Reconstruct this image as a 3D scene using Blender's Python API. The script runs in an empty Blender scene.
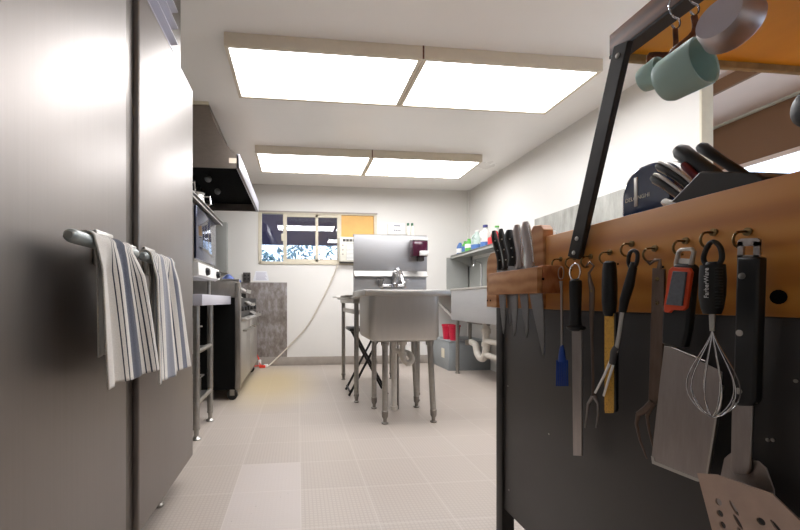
import bpy, bmesh, math, random
from mathutils import Vector, Matrix
random.seed(4)
C = bpy.context.scene.collection
PI = math.pi

# ------------------------------------------------------------------ measuring
F, PXC, PYC, CH = 385.0, 338.5, 301.0, 0.87
TH = math.atan(40.5 / 385)
SN, CS = math.sin(TH), math.cos(TH)
def ray(u, v):
    a = (u - PXC) / F; b = (PYC - v) / F
    return Vector((a * CS + SN, -a * SN + CS, b))
def PX(u, v, X):
    r = ray(u, v); t = X / r.x; return Vector((X, r.y * t, CH + r.z * t))
def PY(u, v, Y):
    r = ray(u, v); t = Y / r.y; return Vector((r.x * t, Y, CH + r.z * t))
def PZ(u, v, Z):
    r = ray(u, v); t = (Z - CH) / r.z; return Vector((r.x * t, r.y * t, Z))
def RAD(p, hw):           # real radius of a round thing that is 2*hw wide at p
    a = p.x * CS - p.y * SN; d = p.x * SN + p.y * CS
    return hw * d * (d / math.hypot(a, d)) / F

# ------------------------------------------------------------------ mesh kit
class MB:
    def __init__(s): s.bm = bmesh.new()
    def box(s, x0, x1, y0, y1, z0, z1, bev=0.0, seg=2):
        r = bmesh.ops.create_cube(s.bm, size=1)
        vs = r['verts']
        for v in vs:
            v.co = Vector((x0 + (v.co.x + .5) * (x1 - x0), y0 + (v.co.y + .5) * (y1 - y0), z0 + (v.co.z + .5) * (z1 - z0)))
        if bev > 0:
            es = {e for v in vs for e in v.link_edges}
            bmesh.ops.bevel(s.bm, geom=list(es), offset=bev, segments=seg, affect='EDGES', profile=.5)
        return s
    def tube(s, pts, r, seg=12, flat=None, cap=True, ratio=1.0, closed=False):
        pts = [Vector(p) for p in pts]; n = len(pts)
        rs = r if isinstance(r, (list, tuple)) else [r] * n
        rings = []; prev = None
        for i, p in enumerate(pts):
            if closed: t = (pts[(i + 1) % n] - pts[i - 1])
            elif i == 0: t = pts[1] - p
            elif i == n - 1: t = p - pts[i - 1]
            else: t = (pts[i + 1] - p).normalized() + (p - pts[i - 1]).normalized()
            t.normalize()
            if flat is not None:
                a = Vector(flat); a = (a - t * a.dot(t)).normalized()
            elif prev is None:
                a = Vector((0, 0, 1)) if abs(t.z) < .9 else Vector((1, 0, 0))
                a = (a - t * a.dot(t)).normalized()
            else:
                a = (prev - t * prev.dot(t)).normalized()
            prev = a; b = t.cross(a)
            rings.append([s.bm.verts.new(p + a * (math.cos(2 * PI * k / seg) * rs[i] * ratio) + b * (math.sin(2 * PI * k / seg) * rs[i])) for k in range(seg)])
        m = n if closed else n - 1
        for i in range(m):
            A, B = rings[i], rings[(i + 1) % n]
            for k in range(seg):
                s.bm.faces.new((A[k], A[(k + 1) % seg], B[(k + 1) % seg], B[k]))
        if cap and not closed:
            s.bm.faces.new(rings[0][::-1]); s.bm.faces.new(rings[-1])
        return s
    def cyl(s, p0, p1, r, seg=16): return s.tube([p0, p1], r, seg)
    def lathe(s, prof, origin=(0, 0, 0), axis=(0, 0, 1), seg=28, cap=True):
        o = Vector(origin); ax = Vector(axis).normalized()
        a = Vector((1, 0, 0)) if abs(ax.x) < .9 else Vector((0, 1, 0))
        a = (a - ax * a.dot(ax)).normalized(); b = ax.cross(a)
        rings = [[s.bm.verts.new(o + ax * h + (a * math.cos(2 * PI * k / seg) + b * math.sin(2 * PI * k / seg)) * max(r, 1e-4)) for k in range(seg)] for r, h in prof]
        for A, B in zip(rings, rings[1:]):
            for k in range(seg): s.bm.faces.new((A[k], A[(k + 1) % seg], B[(k + 1) % seg], B[k]))
        if cap:
            s.bm.faces.new(rings[0][::-1]); s.bm.faces.new(rings[-1])
        return s
    def prism(s, pts, vec):
        vec = Vector(vec)
        A = [s.bm.verts.new(Vector(p)) for p in pts]; B = [s.bm.verts.new(Vector(p) + vec) for p in pts]
        n = len(A)
        s.bm.faces.new(A); s.bm.faces.new(B[::-1])
        for k in range(n): s.bm.faces.new((A[k], B[k], B[(k + 1) % n], A[(k + 1) % n]))
        return s
    def grid(s, fn, nu, nv):
        vs = [[s.bm.verts.new(fn(i / nu, j / nv)) for j in range(nv + 1)] for i in range(nu + 1)]
        for i in range(nu):
            for j in range(nv): s.bm.faces.new((vs[i][j], vs[i + 1][j], vs[i + 1][j + 1], vs[i][j + 1]))
        return s
    def sphere(s, c, r, sc=(1, 1, 1), seg=16):
        R = bmesh.ops.create_uvsphere(s.bm, u_segments=seg, v_segments=seg // 2 + 2, radius=r)
        for v in R['verts']: v.co = Vector((v.co.x * sc[0], v.co.y * sc[1], v.co.z * sc[2])) + Vector(c)
        return s

def center(o):
    vs = o.data.vertices
    xs = [v.co.x for v in vs]; ys = [v.co.y for v in vs]; zs = [v.co.z for v in vs]
    c = Vector(((min(xs) + max(xs)) / 2, (min(ys) + max(ys)) / 2, min(zs)))
    for v in vs: v.co -= c
    o.location = c
def worldloc(p):
    v = Vector((0, 0, 0))
    while p: v = v + p.location; p = p.parent
    return v
def obj(name, mb, mat, parent=None, bevel=0, smooth=35, solid=0, label=None, local=False, sub=0):
    bm = mb.bm
    bmesh.ops.recalc_face_normals(bm, faces=bm.faces[:])
    me = bpy.data.meshes.new(name); bm.to_mesh(me); bm.free()
    me.polygons.foreach_set('use_smooth', [True] * len(me.polygons))
    me.set_sharp_from_angle(angle=math.radians(smooth))
    me.materials.append(mat)
    o = bpy.data.objects.new(name, me); C.objects.link(o)
    if parent:
        if not local:
            w = worldloc(parent)
            for v in me.vertices: v.co -= w
        o.parent = parent
    else: center(o)
    if solid:
        m = o.modifiers.new('s', 'SOLIDIFY'); m.thickness = solid; m.offset = 0
    if sub:
        m = o.modifiers.new('u', 'SUBSURF'); m.levels = sub; m.render_levels = sub
    if bevel:
        m = o.modifiers.new('b', 'BEVEL'); m.width = bevel; m.segments = 2; m.limit_method = 'ANGLE'
    if label: o['label'] = label
    return o
def tag(o, label, cat, group=None, kind=None):
    o['label'] = label; o['category'] = cat
    if group: o['group'] = group
    if kind: o['kind'] = kind
    return o
def thing(name, loc, label, cat, group=None):
    o = bpy.data.objects.new(name, None); C.objects.link(o); o.location = loc
    o.empty_display_size = .05
    return tag(o, label, cat, group)
def struct(name, mb, mat, **k):
    o = obj(name, mb, mat, **k)
    if not k.get('parent'): o['kind'] = 'structure'
    return o
def copy_tree(o, parent=None):
    c = o.copy(); C.objects.link(c); c.parent = parent
    for ch in list(o.children): copy_tree(ch, c)
    return c
def text(name, s, size, mat, parent, loc, rot, depth=.0004, align='CENTER'):
    cu = bpy.data.curves.new(name, 'FONT'); cu.body = s; cu.size = size; cu.extrude = depth; cu.align_x = align; cu.align_y = 'CENTER'
    t = bpy.data.objects.new(name, cu); C.objects.link(t)
    bpy.context.view_layer.update()
    me = bpy.data.meshes.new_from_object(t.evaluated_get(bpy.context.evaluated_depsgraph_get()))
    bpy.data.objects.remove(t)
    me.materials.clear(); me.materials.append(mat)
    o = bpy.data.objects.new(name, me); C.objects.link(o)
    o.parent = parent
    o.location = Vector(loc) - worldloc(parent); o.rotation_euler = rot
    return o

# ------------------------------------------------------------------ materials
def lin(h):
    h = h.lstrip('#'); c = [int(h[i:i + 2], 16) / 255 for i in (0, 2, 4)]
    return tuple((x / 12.92 if x <= .04045 else ((x + .055) / 1.055) ** 2.4) for x in c) + (1,)
class NT:
    def __init__(s, name):
        s.m = bpy.data.materials.new(name); s.m.use_nodes = True
        s.t = s.m.node_tree; s.b = s.t.nodes['Principled BSDF']
    def n(s, ty, **k):
        x = s.t.nodes.new(ty)
        for a, b in k.items(): setattr(x, a, b)
        return x
    def l(s, a, b): s.t.links.new(a, b)
    def coord(s, scale=(1, 1, 1), kind='Object'):
        tc = s.n('ShaderNodeTexCoord'); mp = s.n('ShaderNodeMapping'); mp.inputs['Scale'].default_value = scale
        s.l(tc.outputs[kind], mp.inputs[0]); return mp.outputs[0]
    def noise(s, vec, scale=5, detail=4, rough=.5):
        x = s.n('ShaderNodeTexNoise'); x.inputs['Scale'].default_value = scale; x.inputs['Detail'].default_value = detail; x.inputs['Roughness'].default_value = rough
        s.l(vec, x.inputs['Vector']); return x.outputs['Fac']
    def ramp(s, fac, stops, interp='LINEAR'):
        x = s.n('ShaderNodeValToRGB'); x.color_ramp.interpolation = interp
        el = x.color_ramp.elements
        while len(el) < len(stops): el.new(.5)
        for e, (p, c) in zip(el, stops): e.position = p; e.color = c if len(c) == 4 else lin(c)
        s.l(fac, x.inputs[0]); return x.outputs[0]
    def bump(s, h, strength=.1, dist=.01):
        x = s.n('ShaderNodeBump'); x.inputs['Strength'].default_value = strength; x.inputs['Distance'].default_value = dist
        s.l(h, x.inputs['Height']); s.l(x.outputs[0], s.b.inputs['Normal'])
    def mrange(s, v, a, b, c, d):
        x = s.n('ShaderNodeMapRange'); 
        for i, q in zip((1, 2, 3, 4), (a, b, c, d)): x.inputs[i].default_value = q
        s.l(v, x.inputs[0]); return x.outputs[0]
def plain(name, col, rough=.5, metal=0, noise=0, nscale=30, spec=.5, coat=0, trans=0, ior=1.45, alpha=1, bump=0):
    k = NT(name); b = k.b
    c = lin(col); b.inputs['Base Color'].default_value = c
    b.inputs['Roughness'].default_value = rough; b.inputs['Metallic'].default_value = metal
    b.inputs['Specular IOR Level'].default_value = spec; b.inputs['Coat Weight'].default_value = coat
    b.inputs['Transmission Weight'].default_value = trans; b.inputs['IOR'].default_value = ior
    b.inputs['Alpha'].default_value = alpha
    f = k.noise(k.coord(), nscale, 5)
    if noise:
        d = tuple(max(0, x * (1 - noise)) for x in c[:3]) + (1,); e = tuple(min(1, x * (1 + noise)) for x in c[:3]) + (1,)
        k.l(k.ramp(f, [(.3, d), (.7, e)]), b.inputs['Base Color'])
    k.l(k.mrange(f, .3, .7, max(0, rough - .05), min(1, rough + .05)), b.inputs['Roughness'])
    if bump: k.bump(f, bump, .003)
    return k.m
def steel(name, col='#b9b6b2', rough=.3, brush=(1, 1, 60), aniso=0, var=.12, wear=.1, bstr=.02):
    k = NT(name); b = k.b
    b.inputs['Metallic'].default_value = 1
    f = k.noise(k.coord(brush), 6, 6, .65); g = k.noise(k.coord(), 3, 4)
    c = lin(col)
    d = tuple(x * (1 - var) for x in c[:3]) + (1,); e = tuple(min(1, x * (1 + var)) for x in c[:3]) + (1,)
    k.l(k.ramp(f, [(.3, d), (.7, e)]), b.inputs['Base Color'])
    k.l(k.mrange(g, .3, .7, rough - wear / 2, rough + wear / 2), b.inputs['Roughness'])
    if bstr: k.bump(f, bstr, .002)
    return k.m
def wood(name, a, b_, c, rough=.45, scale=(1, 1, 12), sc=3, coat=0):
    k = NT(name); b = k.b
    v = k.coord(scale)
    n1 = k.noise(v, sc, 8, .6); 
    wv = k.n('ShaderNodeTexWave'); wv.wave_type = 'BANDS'; wv.bands_direction = 'Z'
    wv.inputs['Scale'].default_value = sc * .5; wv.inputs['Distortion'].default_value = 5; wv.inputs['Detail'].default_value = 3; wv.inputs['Detail Scale'].default_value = 1.2
    k.l(v, wv.inputs['Vector'])
    mx = k.n('ShaderNodeMath', operation='MULTIPLY_ADD'); mx.inputs[1].default_value = .35; 
    k.l(wv.outputs['Fac'], mx.inputs[0])
    sc2 = k.n('ShaderNodeMath', operation='MULTIPLY'); sc2.inputs[1].default_value = .65; k.l(n1, sc2.inputs[0]); k.l(sc2.outputs[0], mx.inputs[2])
    k.l(k.ramp(mx.outputs[0], [(.2, a), (.5, b_), (.8, c)]), b.inputs['Base Color'])
    b.inputs['Roughness'].default_value = rough; b.inputs['Coat Weight'].default_value = coat
    k.bump(n1, .08, .002)
    return k.m
def emit(name, col, strength):
    k = NT(name); b = k.b; b.inputs['Base Color'].default_value = lin(col)
    b.inputs['Emission Color'].default_value = lin(col); b.inputs['Emission Strength'].default_value = strength
    b.inputs['Roughness'].default_value = .4
    return k.m

M = {}
M['wall'] = plain('wall_paint', '#e0ddd8', .45, noise=.02, nscale=2, bump=.02)
M['ceil'] = plain('ceiling_paint', '#f8f5f1', .32, noise=.02, nscale=1.5, bump=.03)
M['trimcream'] = plain('cream_trim', '#d9d2bd', .5, noise=.03)
M['fixframe'] = plain('fixture_frame', '#e0d5c2', .5, noise=.02)
M['diff'] = emit('fixture_diffuser', '#fdfdff', 13.0)
M['fridge'] = steel('fridge_steel', '#908a86', .44, (1, 30, .4), var=.03, wear=.05, bstr=0)
M['mullion'] = steel('mullion_steel', '#77716c', .35, (1, 8, .3), var=.05)
M['steel'] = steel('stainless', '#bcb9b4', .4, (8, 8, 1), var=.03, wear=.08, bstr=0)
M['steelh'] = steel('stainless_splash', '#b9b9bb', .5, (1, 1, 14), var=.03, wear=.06, bstr=0)
M['steeldull'] = steel('dull_stainless', '#8f8a84', .42, (6, 6, 2), var=.1, wear=.1, bstr=0)
M['hood'] = steel('hood_steel', '#8d837b', .42, (4, 1, 14), var=.06)
M['hoodlip'] = plain('hood_lip', '#c9c8d2', .35, metal=.4)
M['black'] = plain('black_interior', '#070707', .9, spec=.1, noise=.2)
M['blackp'] = plain('black_plastic', '#1b1b1c', .42, noise=.1)
M['blackr'] = plain('black_rubber_grip', '#151617', .5, noise=.1, nscale=80, bump=.05)
M['blackm'] = plain('black_enamel_side', '#0d0d0c', .75, spec=.12, noise=.25, nscale=6)
M['splashgrey'] = plain('brushed_splash_grey', '#b3b4b0', .45, metal=.45, noise=.05, nscale=5)
M['knifesteel'] = plain('satin_handle_steel', '#b5adab', .38, metal=.8)
M['cupsteel'] = plain('satin_cup_steel', '#c9c2c4', .38, metal=.85)
M['chrome'] = plain('chrome', '#d8d8da', .1, metal=1)
M['leg'] = steel('leg_pipe', '#a3a09a', .34, (2, 2, 10), var=.08)
M['utsteel'] = steel('utensil_steel', '#a39c99', .34, (20, 20, 3), var=.08)
M['blade'] = steel('knife_blade', '#a09e9d', .32, (20, 3, 20), var=.05)
M['brownsteel'] = steel('tarnished_steel', '#6e5f56', .36, (20, 20, 4), var=.15)
M['brass'] = plain('brass_hook', '#7d6a4a', .3, metal=1, noise=.2)
M['gold'] = plain('gold_grater', '#b08a35', .4, metal=.6, noise=.3, nscale=120)
M['blue'] = plain('blue_silicone', '#123f96', .45, noise=.1)
M['bluetext'] = plain('blue_plastic', '#4c72ae', .4, noise=.1)
M['orange'] = plain('orange_red_rubber', '#d4491f', .5, noise=.05)
M['greyrub'] = plain('grey_rubber', '#5d6168', .6, noise=.15, nscale=200, bump=.2)
M['white'] = plain('white_plastic', '#eceae6', .35, noise=.02)
M['offwhite'] = plain('ivory_plastic', '#d9d6c9', .4, noise=.04)
M['pvc'] = plain('pvc_pipe', '#d2ccc2', .35, noise=.08)
M['red'] = plain('red_plastic', '#c21f3c', .4, noise=.08)
M['redcord'] = plain('red_cord', '#d8361e', .5)
M['soap'] = plain('soap_dispenser', '#43122b', .15, noise=.3, nscale=12, coat=.5)
M['teal'] = plain('teal_silicone', '#b4d2cb', .5, noise=.03)
M['greybox'] = plain('grey_painted_metal', '#8e9395', .45, noise=.05, nscale=8)
M['strap'] = plain('dark_iron', '#2b2826', .5, metal=.3, noise=.35, nscale=25)
M['panel'] = plain('charcoal_panel', '#3a3634', .42, noise=.12, nscale=3)
M['wood'] = wood('oiled_fir', '#a8641f', '#c07c2c', '#cd8d3c', .45, (2, .5, 5), 2.5)
M['woodlight'] = wood('pale_block_wood', '#a56c42', '#c28c5c', '#d0a074', .5, (3, 3, 5), 4)
M['strapwood'] = wood('dark_stained_wood', '#4d2a19', '#6b3d25', '#834f32', .5, (3, 1, 10), 3)
M['ply'] = wood('varnished_plywood', '#dc9a12', '#f0b424', '#f8c440', .38, (2, .6, 5), 2.2)
M['plyedge'] = plain('plywood_edge', '#a99970', .6, noise=.2, nscale=40)
M['plyyellow'] = plain('yellow_plywood', '#d9ab62', .55, noise=.06, nscale=8)
M['brownwall'] = plain('brown_wall', '#87603f', .6, noise=.04, nscale=3)
M['pinkceil'] = plain('pinkish_ceiling', '#efd5c0', .6, noise=.04, nscale=3)
M['alu'] = plain('window_frame_paint', '#cfc6b2', .45, noise=.05)
M['base'] = plain('vinyl_baseboard', '#a39a91', .45, noise=.08, nscale=12)
M['paper'] = plain('paper', '#e9e9ee', .7, noise=.02)
M['print'] = plain('printed_ink', '#6e7080', .8)
M['navy'] = plain('navy_toaster_shell', '#1f3054', .12, noise=.1, coat=.6)
M['outlet'] = plain('dark_outlet_plate', '#4a4643', .5, noise=.1)
M['greenclear'] = plain('green_plastic', '#5fae4d', .35, noise=.1)
M['clearplastic'] = plain('clear_jug_plastic', '#cfe0d8', .3, noise=.05, trans=.35)
M['label'] = plain('pale_label', '#e8d9c6', .6)
M['porch'] = plain('porch_paint', '#5a4a72', .7, noise=.1)
M['foliage'] = plain('pale_foliage', '#6f8c93', .8, noise=.5, nscale=9)
M['oven_glass'] = plain('oven_glass', '#4b5064', .06, metal=.75)
M['cordm'] = plain('beige_cord', '#cfc6b8', .5)
M['crosst'] = plain('copper_toned_peel', '#bda596', .45, metal=.35, noise=.1)

def m_glass():
    k = NT('window_glass'); t = k.t
    for n in list(t.nodes): t.nodes.remove(n)
    out = k.n('ShaderNodeOutputMaterial'); tr = k.n('ShaderNodeBsdfTransparent'); gl = k.n('ShaderNodeBsdfGlossy'); mx = k.n('ShaderNodeMixShader')
    gl.inputs['Roughness'].default_value = .02; tr.inputs[0].default_value = (.9, .92, .95, 1)
    tc = k.n('ShaderNodeTexCoord'); no = k.n('ShaderNodeTexNoise'); no.inputs['Scale'].default_value = 2.0
    k.l(tc.outputs['Object'], no.inputs['Vector'])
    bp = k.n('ShaderNodeBump'); bp.inputs['Strength'].default_value = .02; bp.inputs['Distance'].default_value = .01
    k.l(no.outputs['Fac'], bp.inputs['Height']); k.l(bp.outputs[0], gl.inputs['Normal'])
    mx.inputs[0].default_value = .14
    k.l(tr.outputs[0], mx.inputs[1]); k.l(gl.outputs[0], mx.inputs[2]); k.l(mx.outputs[0], out.inputs[0])
    return k.m
M['glass'] = m_glass()

def m_floor():
    k = NT('tiled_vinyl_floor'); b = k.b
    tc = k.n('ShaderNodeTexCoord'); sep = k.n('ShaderNodeSeparateXYZ'); k.l(tc.outputs['Object'], sep.inputs[0])
    def math_(op, a, bb=None, cc=None):
        x = k.n('ShaderNodeMath', operation=op)
        for i, q in enumerate((a, bb, cc)):
            if q is None: continue
            if isinstance(q, (int, float)): x.inputs[i].default_value = q
            else: k.l(q, x.inputs[i])
        return x.outputs[0]
    T = .305
    def tri(ax, off, size):       # distance to nearest line, in tiles
        p = math_('DIVIDE', math_('SUBTRACT', ax, off), size)
        f = math_('FRACT', p)
        return math_('MINIMUM', f, math_('SUBTRACT', 1.0, f)), math_('FLOOR', p)
    dx, ix = tri(sep.outputs[0], .012, T); dy, iy = tri(sep.outputs[1], .257, T)
    seam = math_('MINIMUM', dx, dy)
    seamm = math_('LESS_THAN', seam, .007)
    gx, _ = tri(sep.outputs[0], .012, T / 18); gy, _ = tri(sep.outputs[1], .257, T / 18)
    fine = k.mrange(math_('MINIMUM', gx, gy), .05, .25, 1, 0)
    # one tone per tile
    cb = k.n('ShaderNodeCombineXYZ'); k.l(ix, cb.inputs[0]); k.l(iy, cb.inputs[1])
    wn = k.n('ShaderNodeTexWhiteNoise'); wn.noise_dimensions = '2D'; k.l(cb.outputs[0], wn.inputs['Vector'])
    tone = k.ramp(wn.outputs['Value'], [(0, '#b3a89f'), (.5, '#b6aba2'), (1, '#b9aea5')])
    def mix(f, a, bb, fmul=1.0):
        x = k.n('ShaderNodeMix'); x.data_type = 'RGBA'
        ff = math_('MULTIPLY', f, fmul); k.l(ff, x.inputs[0])
        for i, q in ((6, a), (7, bb)):
            if isinstance(q, str): x.inputs[i].default_value = lin(q)
            else: k.l(q, x.inputs[i])
        return x.outputs[2]
    # smooth replacement tiles: columns -1, rows 4..5
    a1 = math_('COMPARE', ix, -1.0, .1); a2 = math_('MULTIPLY', math_('GREATER_THAN', iy, 1.5), math_('LESS_THAN', iy, 5.5))
    smooth_t = math_('MULTIPLY', a1, a2)
    col = mix(math_('MULTIPLY', fine, math_('SUBTRACT', 1.0, smooth_t)), tone, '#a0958b', .5)
    col = mix(smooth_t, col, '#c0b6b1', .8)
    nz = k.noise(k.coord(), 1.3, 4)
    col = mix(k.mrange(nz, .4, .7, 0, 1), col, '#b5a99c', .35)
    spk = k.noise(k.coord(), 60, 2)
    col = mix(math_('MULTIPLY', math_('GREATER_THAN', spk, .74), smooth_t), col, '#8b7f76', .6)
    col = mix(seamm, col, '#d0c9c2', .4)
    # yellow stain by the range
    vd = k.n('ShaderNodeVectorMath', operation='DISTANCE'); sc = k.n('ShaderNodeVectorMath', operation='MULTIPLY')
    k.l(tc.outputs['Object'], sc.inputs[0]); sc.inputs[1].default_value = (1.6, .8, 1)
    k.l(sc.outputs[0], vd.inputs[0]); vd.inputs[1].default_value = (-.28 * 1.6, 4.15 * .8, 0)
    st = k.mrange(vd.outputs['Value'], .25, .95, 1, 0)
    col = mix(st, col, '#c2ac76', .6)
    k.l(col, b.inputs['Base Color'])
    b.inputs['Roughness'].default_value = .42
    k.bump(fine, .15, .001)
    return k.m
M['floor'] = m_floor()

def m_concrete(name, cols, scale=(1, 1, .25), rough=.55, metal=0.3):
    k = NT(name); b = k.b
    n1 = k.noise(k.coord(scale), 9, 9, .7); n2 = k.noise(k.coord(), 2.5, 4)
    mx = k.n('ShaderNodeMath', operation='ADD'); k.l(n1, mx.inputs[0]); 
    h = k.n('ShaderNodeMath', operation='MULTIPLY'); h.inputs[1].default_value = .45; k.l(n2, h.inputs[0]); k.l(h.outputs[0], mx.inputs[1])
    k.l(k.ramp(mx.outputs[0], [(.45, cols[0]), (.7, cols[1]), (.95, cols[2])]), b.inputs['Base Color'])
    b.inputs['Roughness'].default_value = rough; b.inputs['Metallic'].default_value = metal
    k.bump(n1, .1, .003)
    return k.m
M['stained'] = m_concrete('stained_steel_sheet', ['#5a5048', '#8b827c', '#b5b0b2'], (1.6, 1.6, .8), .4, .3)
M['greypatina'] = m_concrete('weathered_grey_sheet', ['#7d7c76', '#a3a29b', '#bdbcb6'], (1.2, 1.2, .3), .5, .2)

def m_towel(name, stripes, base='#e2ddd6'):
    k = NT(name); b = k.b
    uv = k.n('ShaderNodeUVMap'); sep = k.n('ShaderNodeSeparateXYZ'); k.l(uv.outputs[0], sep.inputs[0])
    stops = [(0, base)]
    for a, c, col in stripes:
        stops += [(a, col), (c, base)]
    col = k.ramp(sep.outputs[0], stops, 'CONSTANT')
    mp = k.n('ShaderNodeMapping'); mp.inputs['Scale'].default_value = (160, 260, 1); k.l(uv.outputs[0], mp.inputs[0])
    w = k.noise(mp.outputs[0], 1, 2, .6)
    x = k.n('ShaderNodeMix'); x.data_type = 'RGBA'; x.blend_type = 'MULTIPLY'; x.inputs[0].default_value = .5
    k.l(col, x.inputs[6]); k.l(k.ramp(w, [(.3, '#bdb8b0'), (.7, '#ffffff')]), x.inputs[7])
    k.l(x.outputs[2], b.inputs['Base Color'])
    b.inputs['Roughness'].default_value = .95; b.inputs['Sheen Weight'].default_value = .3
    k.bump(w, .35, .002)
    return k.m
M['towel1'] = m_towel('towel_broad_stripe', [(.36, .375, '#23283a'), (.41, .425, '#23283a'), (.50, .74, '#343a50'), (.80, .815, '#23283a'), (.85, .865, '#23283a'), (.90, .912, '#23283a')])
M['towel2'] = m_towel('towel_thin_stripe', [(.03, .055, '#3b4052'), (.10, .12, '#3b4052'), (.17, .19, '#3b4052'), (.25, .265, '#3b4052'), (.34, .50, '#8f919c'), (.55, .565, '#3b4052'), (.61, .625, '#3b4052'), (.67, .69, '#3b4052'), (.75, .77, '#3b4052'), (.84, .93, '#6b6f80')])

# ================================================================== SETTING
CEIL = 2.44; BACK = 5.25; RW = 2.42; LW = -1.35
struct('floor', MB().box(LW - .1, 4.1, -1.6, BACK, -.1, 0), M['floor'])
fl = bpy.data.objects['floor']
for v in fl.data.vertices: v.co += fl.location
fl.location = (0, 0, 0)
# kitchen ceiling
struct('ceiling', MB().box(LW - .1, RW + .075, -1.6, BACK + .1, CEIL, CEIL + .1), M['ceil'])
# back wall with a window opening
wx0, wx1, wz0, wz1 = -.515, 1.075, 1.375, 2.06
w = MB()
w.box(LW - .1, wx0, BACK, BACK + .12, 0, CEIL); w.box(wx1, RW + .1, BACK, BACK + .12, 0, CEIL)
w.box(wx0, wx1, BACK, BACK + .12, 0, wz0); w.box(wx0, wx1, BACK, BACK + .12, wz1, CEIL)
struct('wall_back', w, M['wall'])
struct('wall_left', MB().box(LW - .1, LW, -1.6, BACK, 0, CEIL), M['wall'])
w = MB(); w.box(RW, RW + .077, 2.092, BACK, 0, CEIL); struct('wall_right', w, M['wall'])
struct('trim_1', MB().box(RW - .001, RW + .078, 2.078, 2.092, 0, CEIL, .002), M['trimcream'])
struct('wall_rear', MB().box(LW - .1, 4.1, -1.7, -1.6, 0, 2.7), M['wall'])
struct('trim_2', MB().box(RW - .03, RW, BACK - .03, BACK, 0, CEIL), M['wall'])      # corner batten
struct('baseboard_back', MB().box(LW, RW, BACK - .012, BACK, 0, .115, .003), M['base'])
# adjoining brown room
BX = 3.9
w = MB(); w.box(BX, BX + .1, -1.6, 5.3, 2.075, 2.52); w.box(BX, BX + .1, -1.6, 5.3, 0, .9); w.box(BX, BX + .1, 4.6, 5.3, .9, 2.075); w.box(BX, BX + .1, -1.6, -1.0, .9, 2.075)
struct('wall_far_right', w, M['brownwall'])
w = MB(); w.box(3.30, BX + .1, -1.6, 5.3, 2.505, 2.62)
struct('ceiling_soffit', w, M['pinkceil'])
struct('trim_3', MB().box(3.27, 3.30, -1.6, 5.3, 2.505, 2.62), M['brownwall'])
struct('ceiling_side_room', MB().box(RW + .1, 3.30, -1.6, 5.3, 2.60, 2.72), M['pinkceil'])
struct('trim_4', MB().box(BX - .02, BX, -1.0, 4.6, 2.04, 2.075), M['pinkceil'])
struct('trim_5', MB().box(BX - .025, BX, -1.6, 5.3, 2.485, 2.505), M['trimcream'])
struct('wall_side_room_end', MB().box(RW + .1, BX + .1, 5.3, 5.4, 0, 2.62), M['brownwall'])
w = MB()
for y in (-1.0, .4, 1.8, 3.2, 4.57): w.box(BX + .02, BX + .06, y, y + .03, .9, 2.04)
w.box(BX + .02, BX + .06, -1, 4.6, .9, .93)
wn2 = struct('window_2', w, M['white'])
obj('pane', MB().box(BX + .035, BX + .041, -1, 4.6, .9, 2.04), M['glass'], wn2)

# window 1
wr = struct('window_1', MB().box(wx0, wx1, BACK - .012, BACK + .05, wz1 - .012, wz1 + .018).box(wx0, wx1, BACK - .012, BACK + .05, wz0 - .01, wz0 + .03)
            .box(wx0 - .015, wx0 + .03, BACK - .012, BACK + .05, wz0, wz1).box(wx1 - .03, wx1 + .01, BACK - .012, BACK + .05, wz0, wz1)
            .box(.535, .59, BACK - .008, BACK + .05, wz0, wz1), M['alu'], bevel=.003)
obj('dark_head_trim', MB().box(wx0 - .02, wx1 + .015, BACK - .022, BACK - .012, wz1 + .005, wz1 + .022), M['base'], wr)
sx = [-.485, -.20, .09, .27, .535]
obj('sash', MB().box(-.20, -.15, BACK + .0, BACK + .03, wz0 + .03, wz1 - .012).box(-.15, .535, BACK + .0, BACK + .03, wz0 + .03, wz0 + .065).box(-.15, .535, BACK + .0, BACK + .03, wz1 - .05, wz1 - .012)
    .box(.235, .275, BACK + .0, BACK + .03, wz0 + .03, wz1 - .012), M['alu'], wr, bevel=.002)
obj('sash_latch', MB().box(-.225, -.20, BACK - .01, BACK + .01, 1.68, 1.78, .004), M['alu'], wr)
obj('pane', MB().box(-.49, .54, BACK + .018, BACK + .022, wz0 + .02, wz1 - .01), M['glass'], wr)
obj('plywood_infill', MB().box(.585, 1.05, BACK + .01, BACK + .03, 1.74, wz1 - .01), M['plyyellow'], wr)
obj('lower_infill', MB().box(.585, 1.05, BACK + .02, BACK + .035, wz0, 1.74), M['wall'], wr)

# outside: porch roof, post-free; ground and hedge
tag(obj('porch_roof', MB().prism([(-8, BACK + .12, 2.5), (-8, 8.0, 2.02), (-8, 8.0, 2.4), (-8, BACK + .12, 2.6)], (14, 0, 0)), M['porch']), 'dark porch roof seen through the sliding window panes', 'roof', kind='structure')
struct('ground', MB().box(-14, 14, BACK + .12, 30, -.3, -.02), plain('outdoor_ground', '#6f7466', .9, noise=.2))
hb = MB()
for i in range(5000):
    x = random.uniform(-4.5, 4.5); z = random.uniform(.1, 2.7 + .5 * math.sin(x * 2)); y = 10.5 + random.uniform(-.5, .5)
    a = Vector((random.uniform(-1, 1), random.uniform(-1, 1), random.uniform(-1, 1))).normalized(); b2 = a.orthogonal().normalized()
    s_ = random.uniform(.04, .11); p = Vector((x, y, z))
    vs = [hb.bm.verts.new(q) for q in (p - a * s_, p + b2 * s_ * .5, p + a * s_, p - b2 * s_ * .5)]
    hb.bm.faces.new(vs)
tag(obj('garden_hedge', hb, M['foliage']), 'pale leafy hedge outside beyond the window and porch', 'hedge', kind='stuff')

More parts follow.
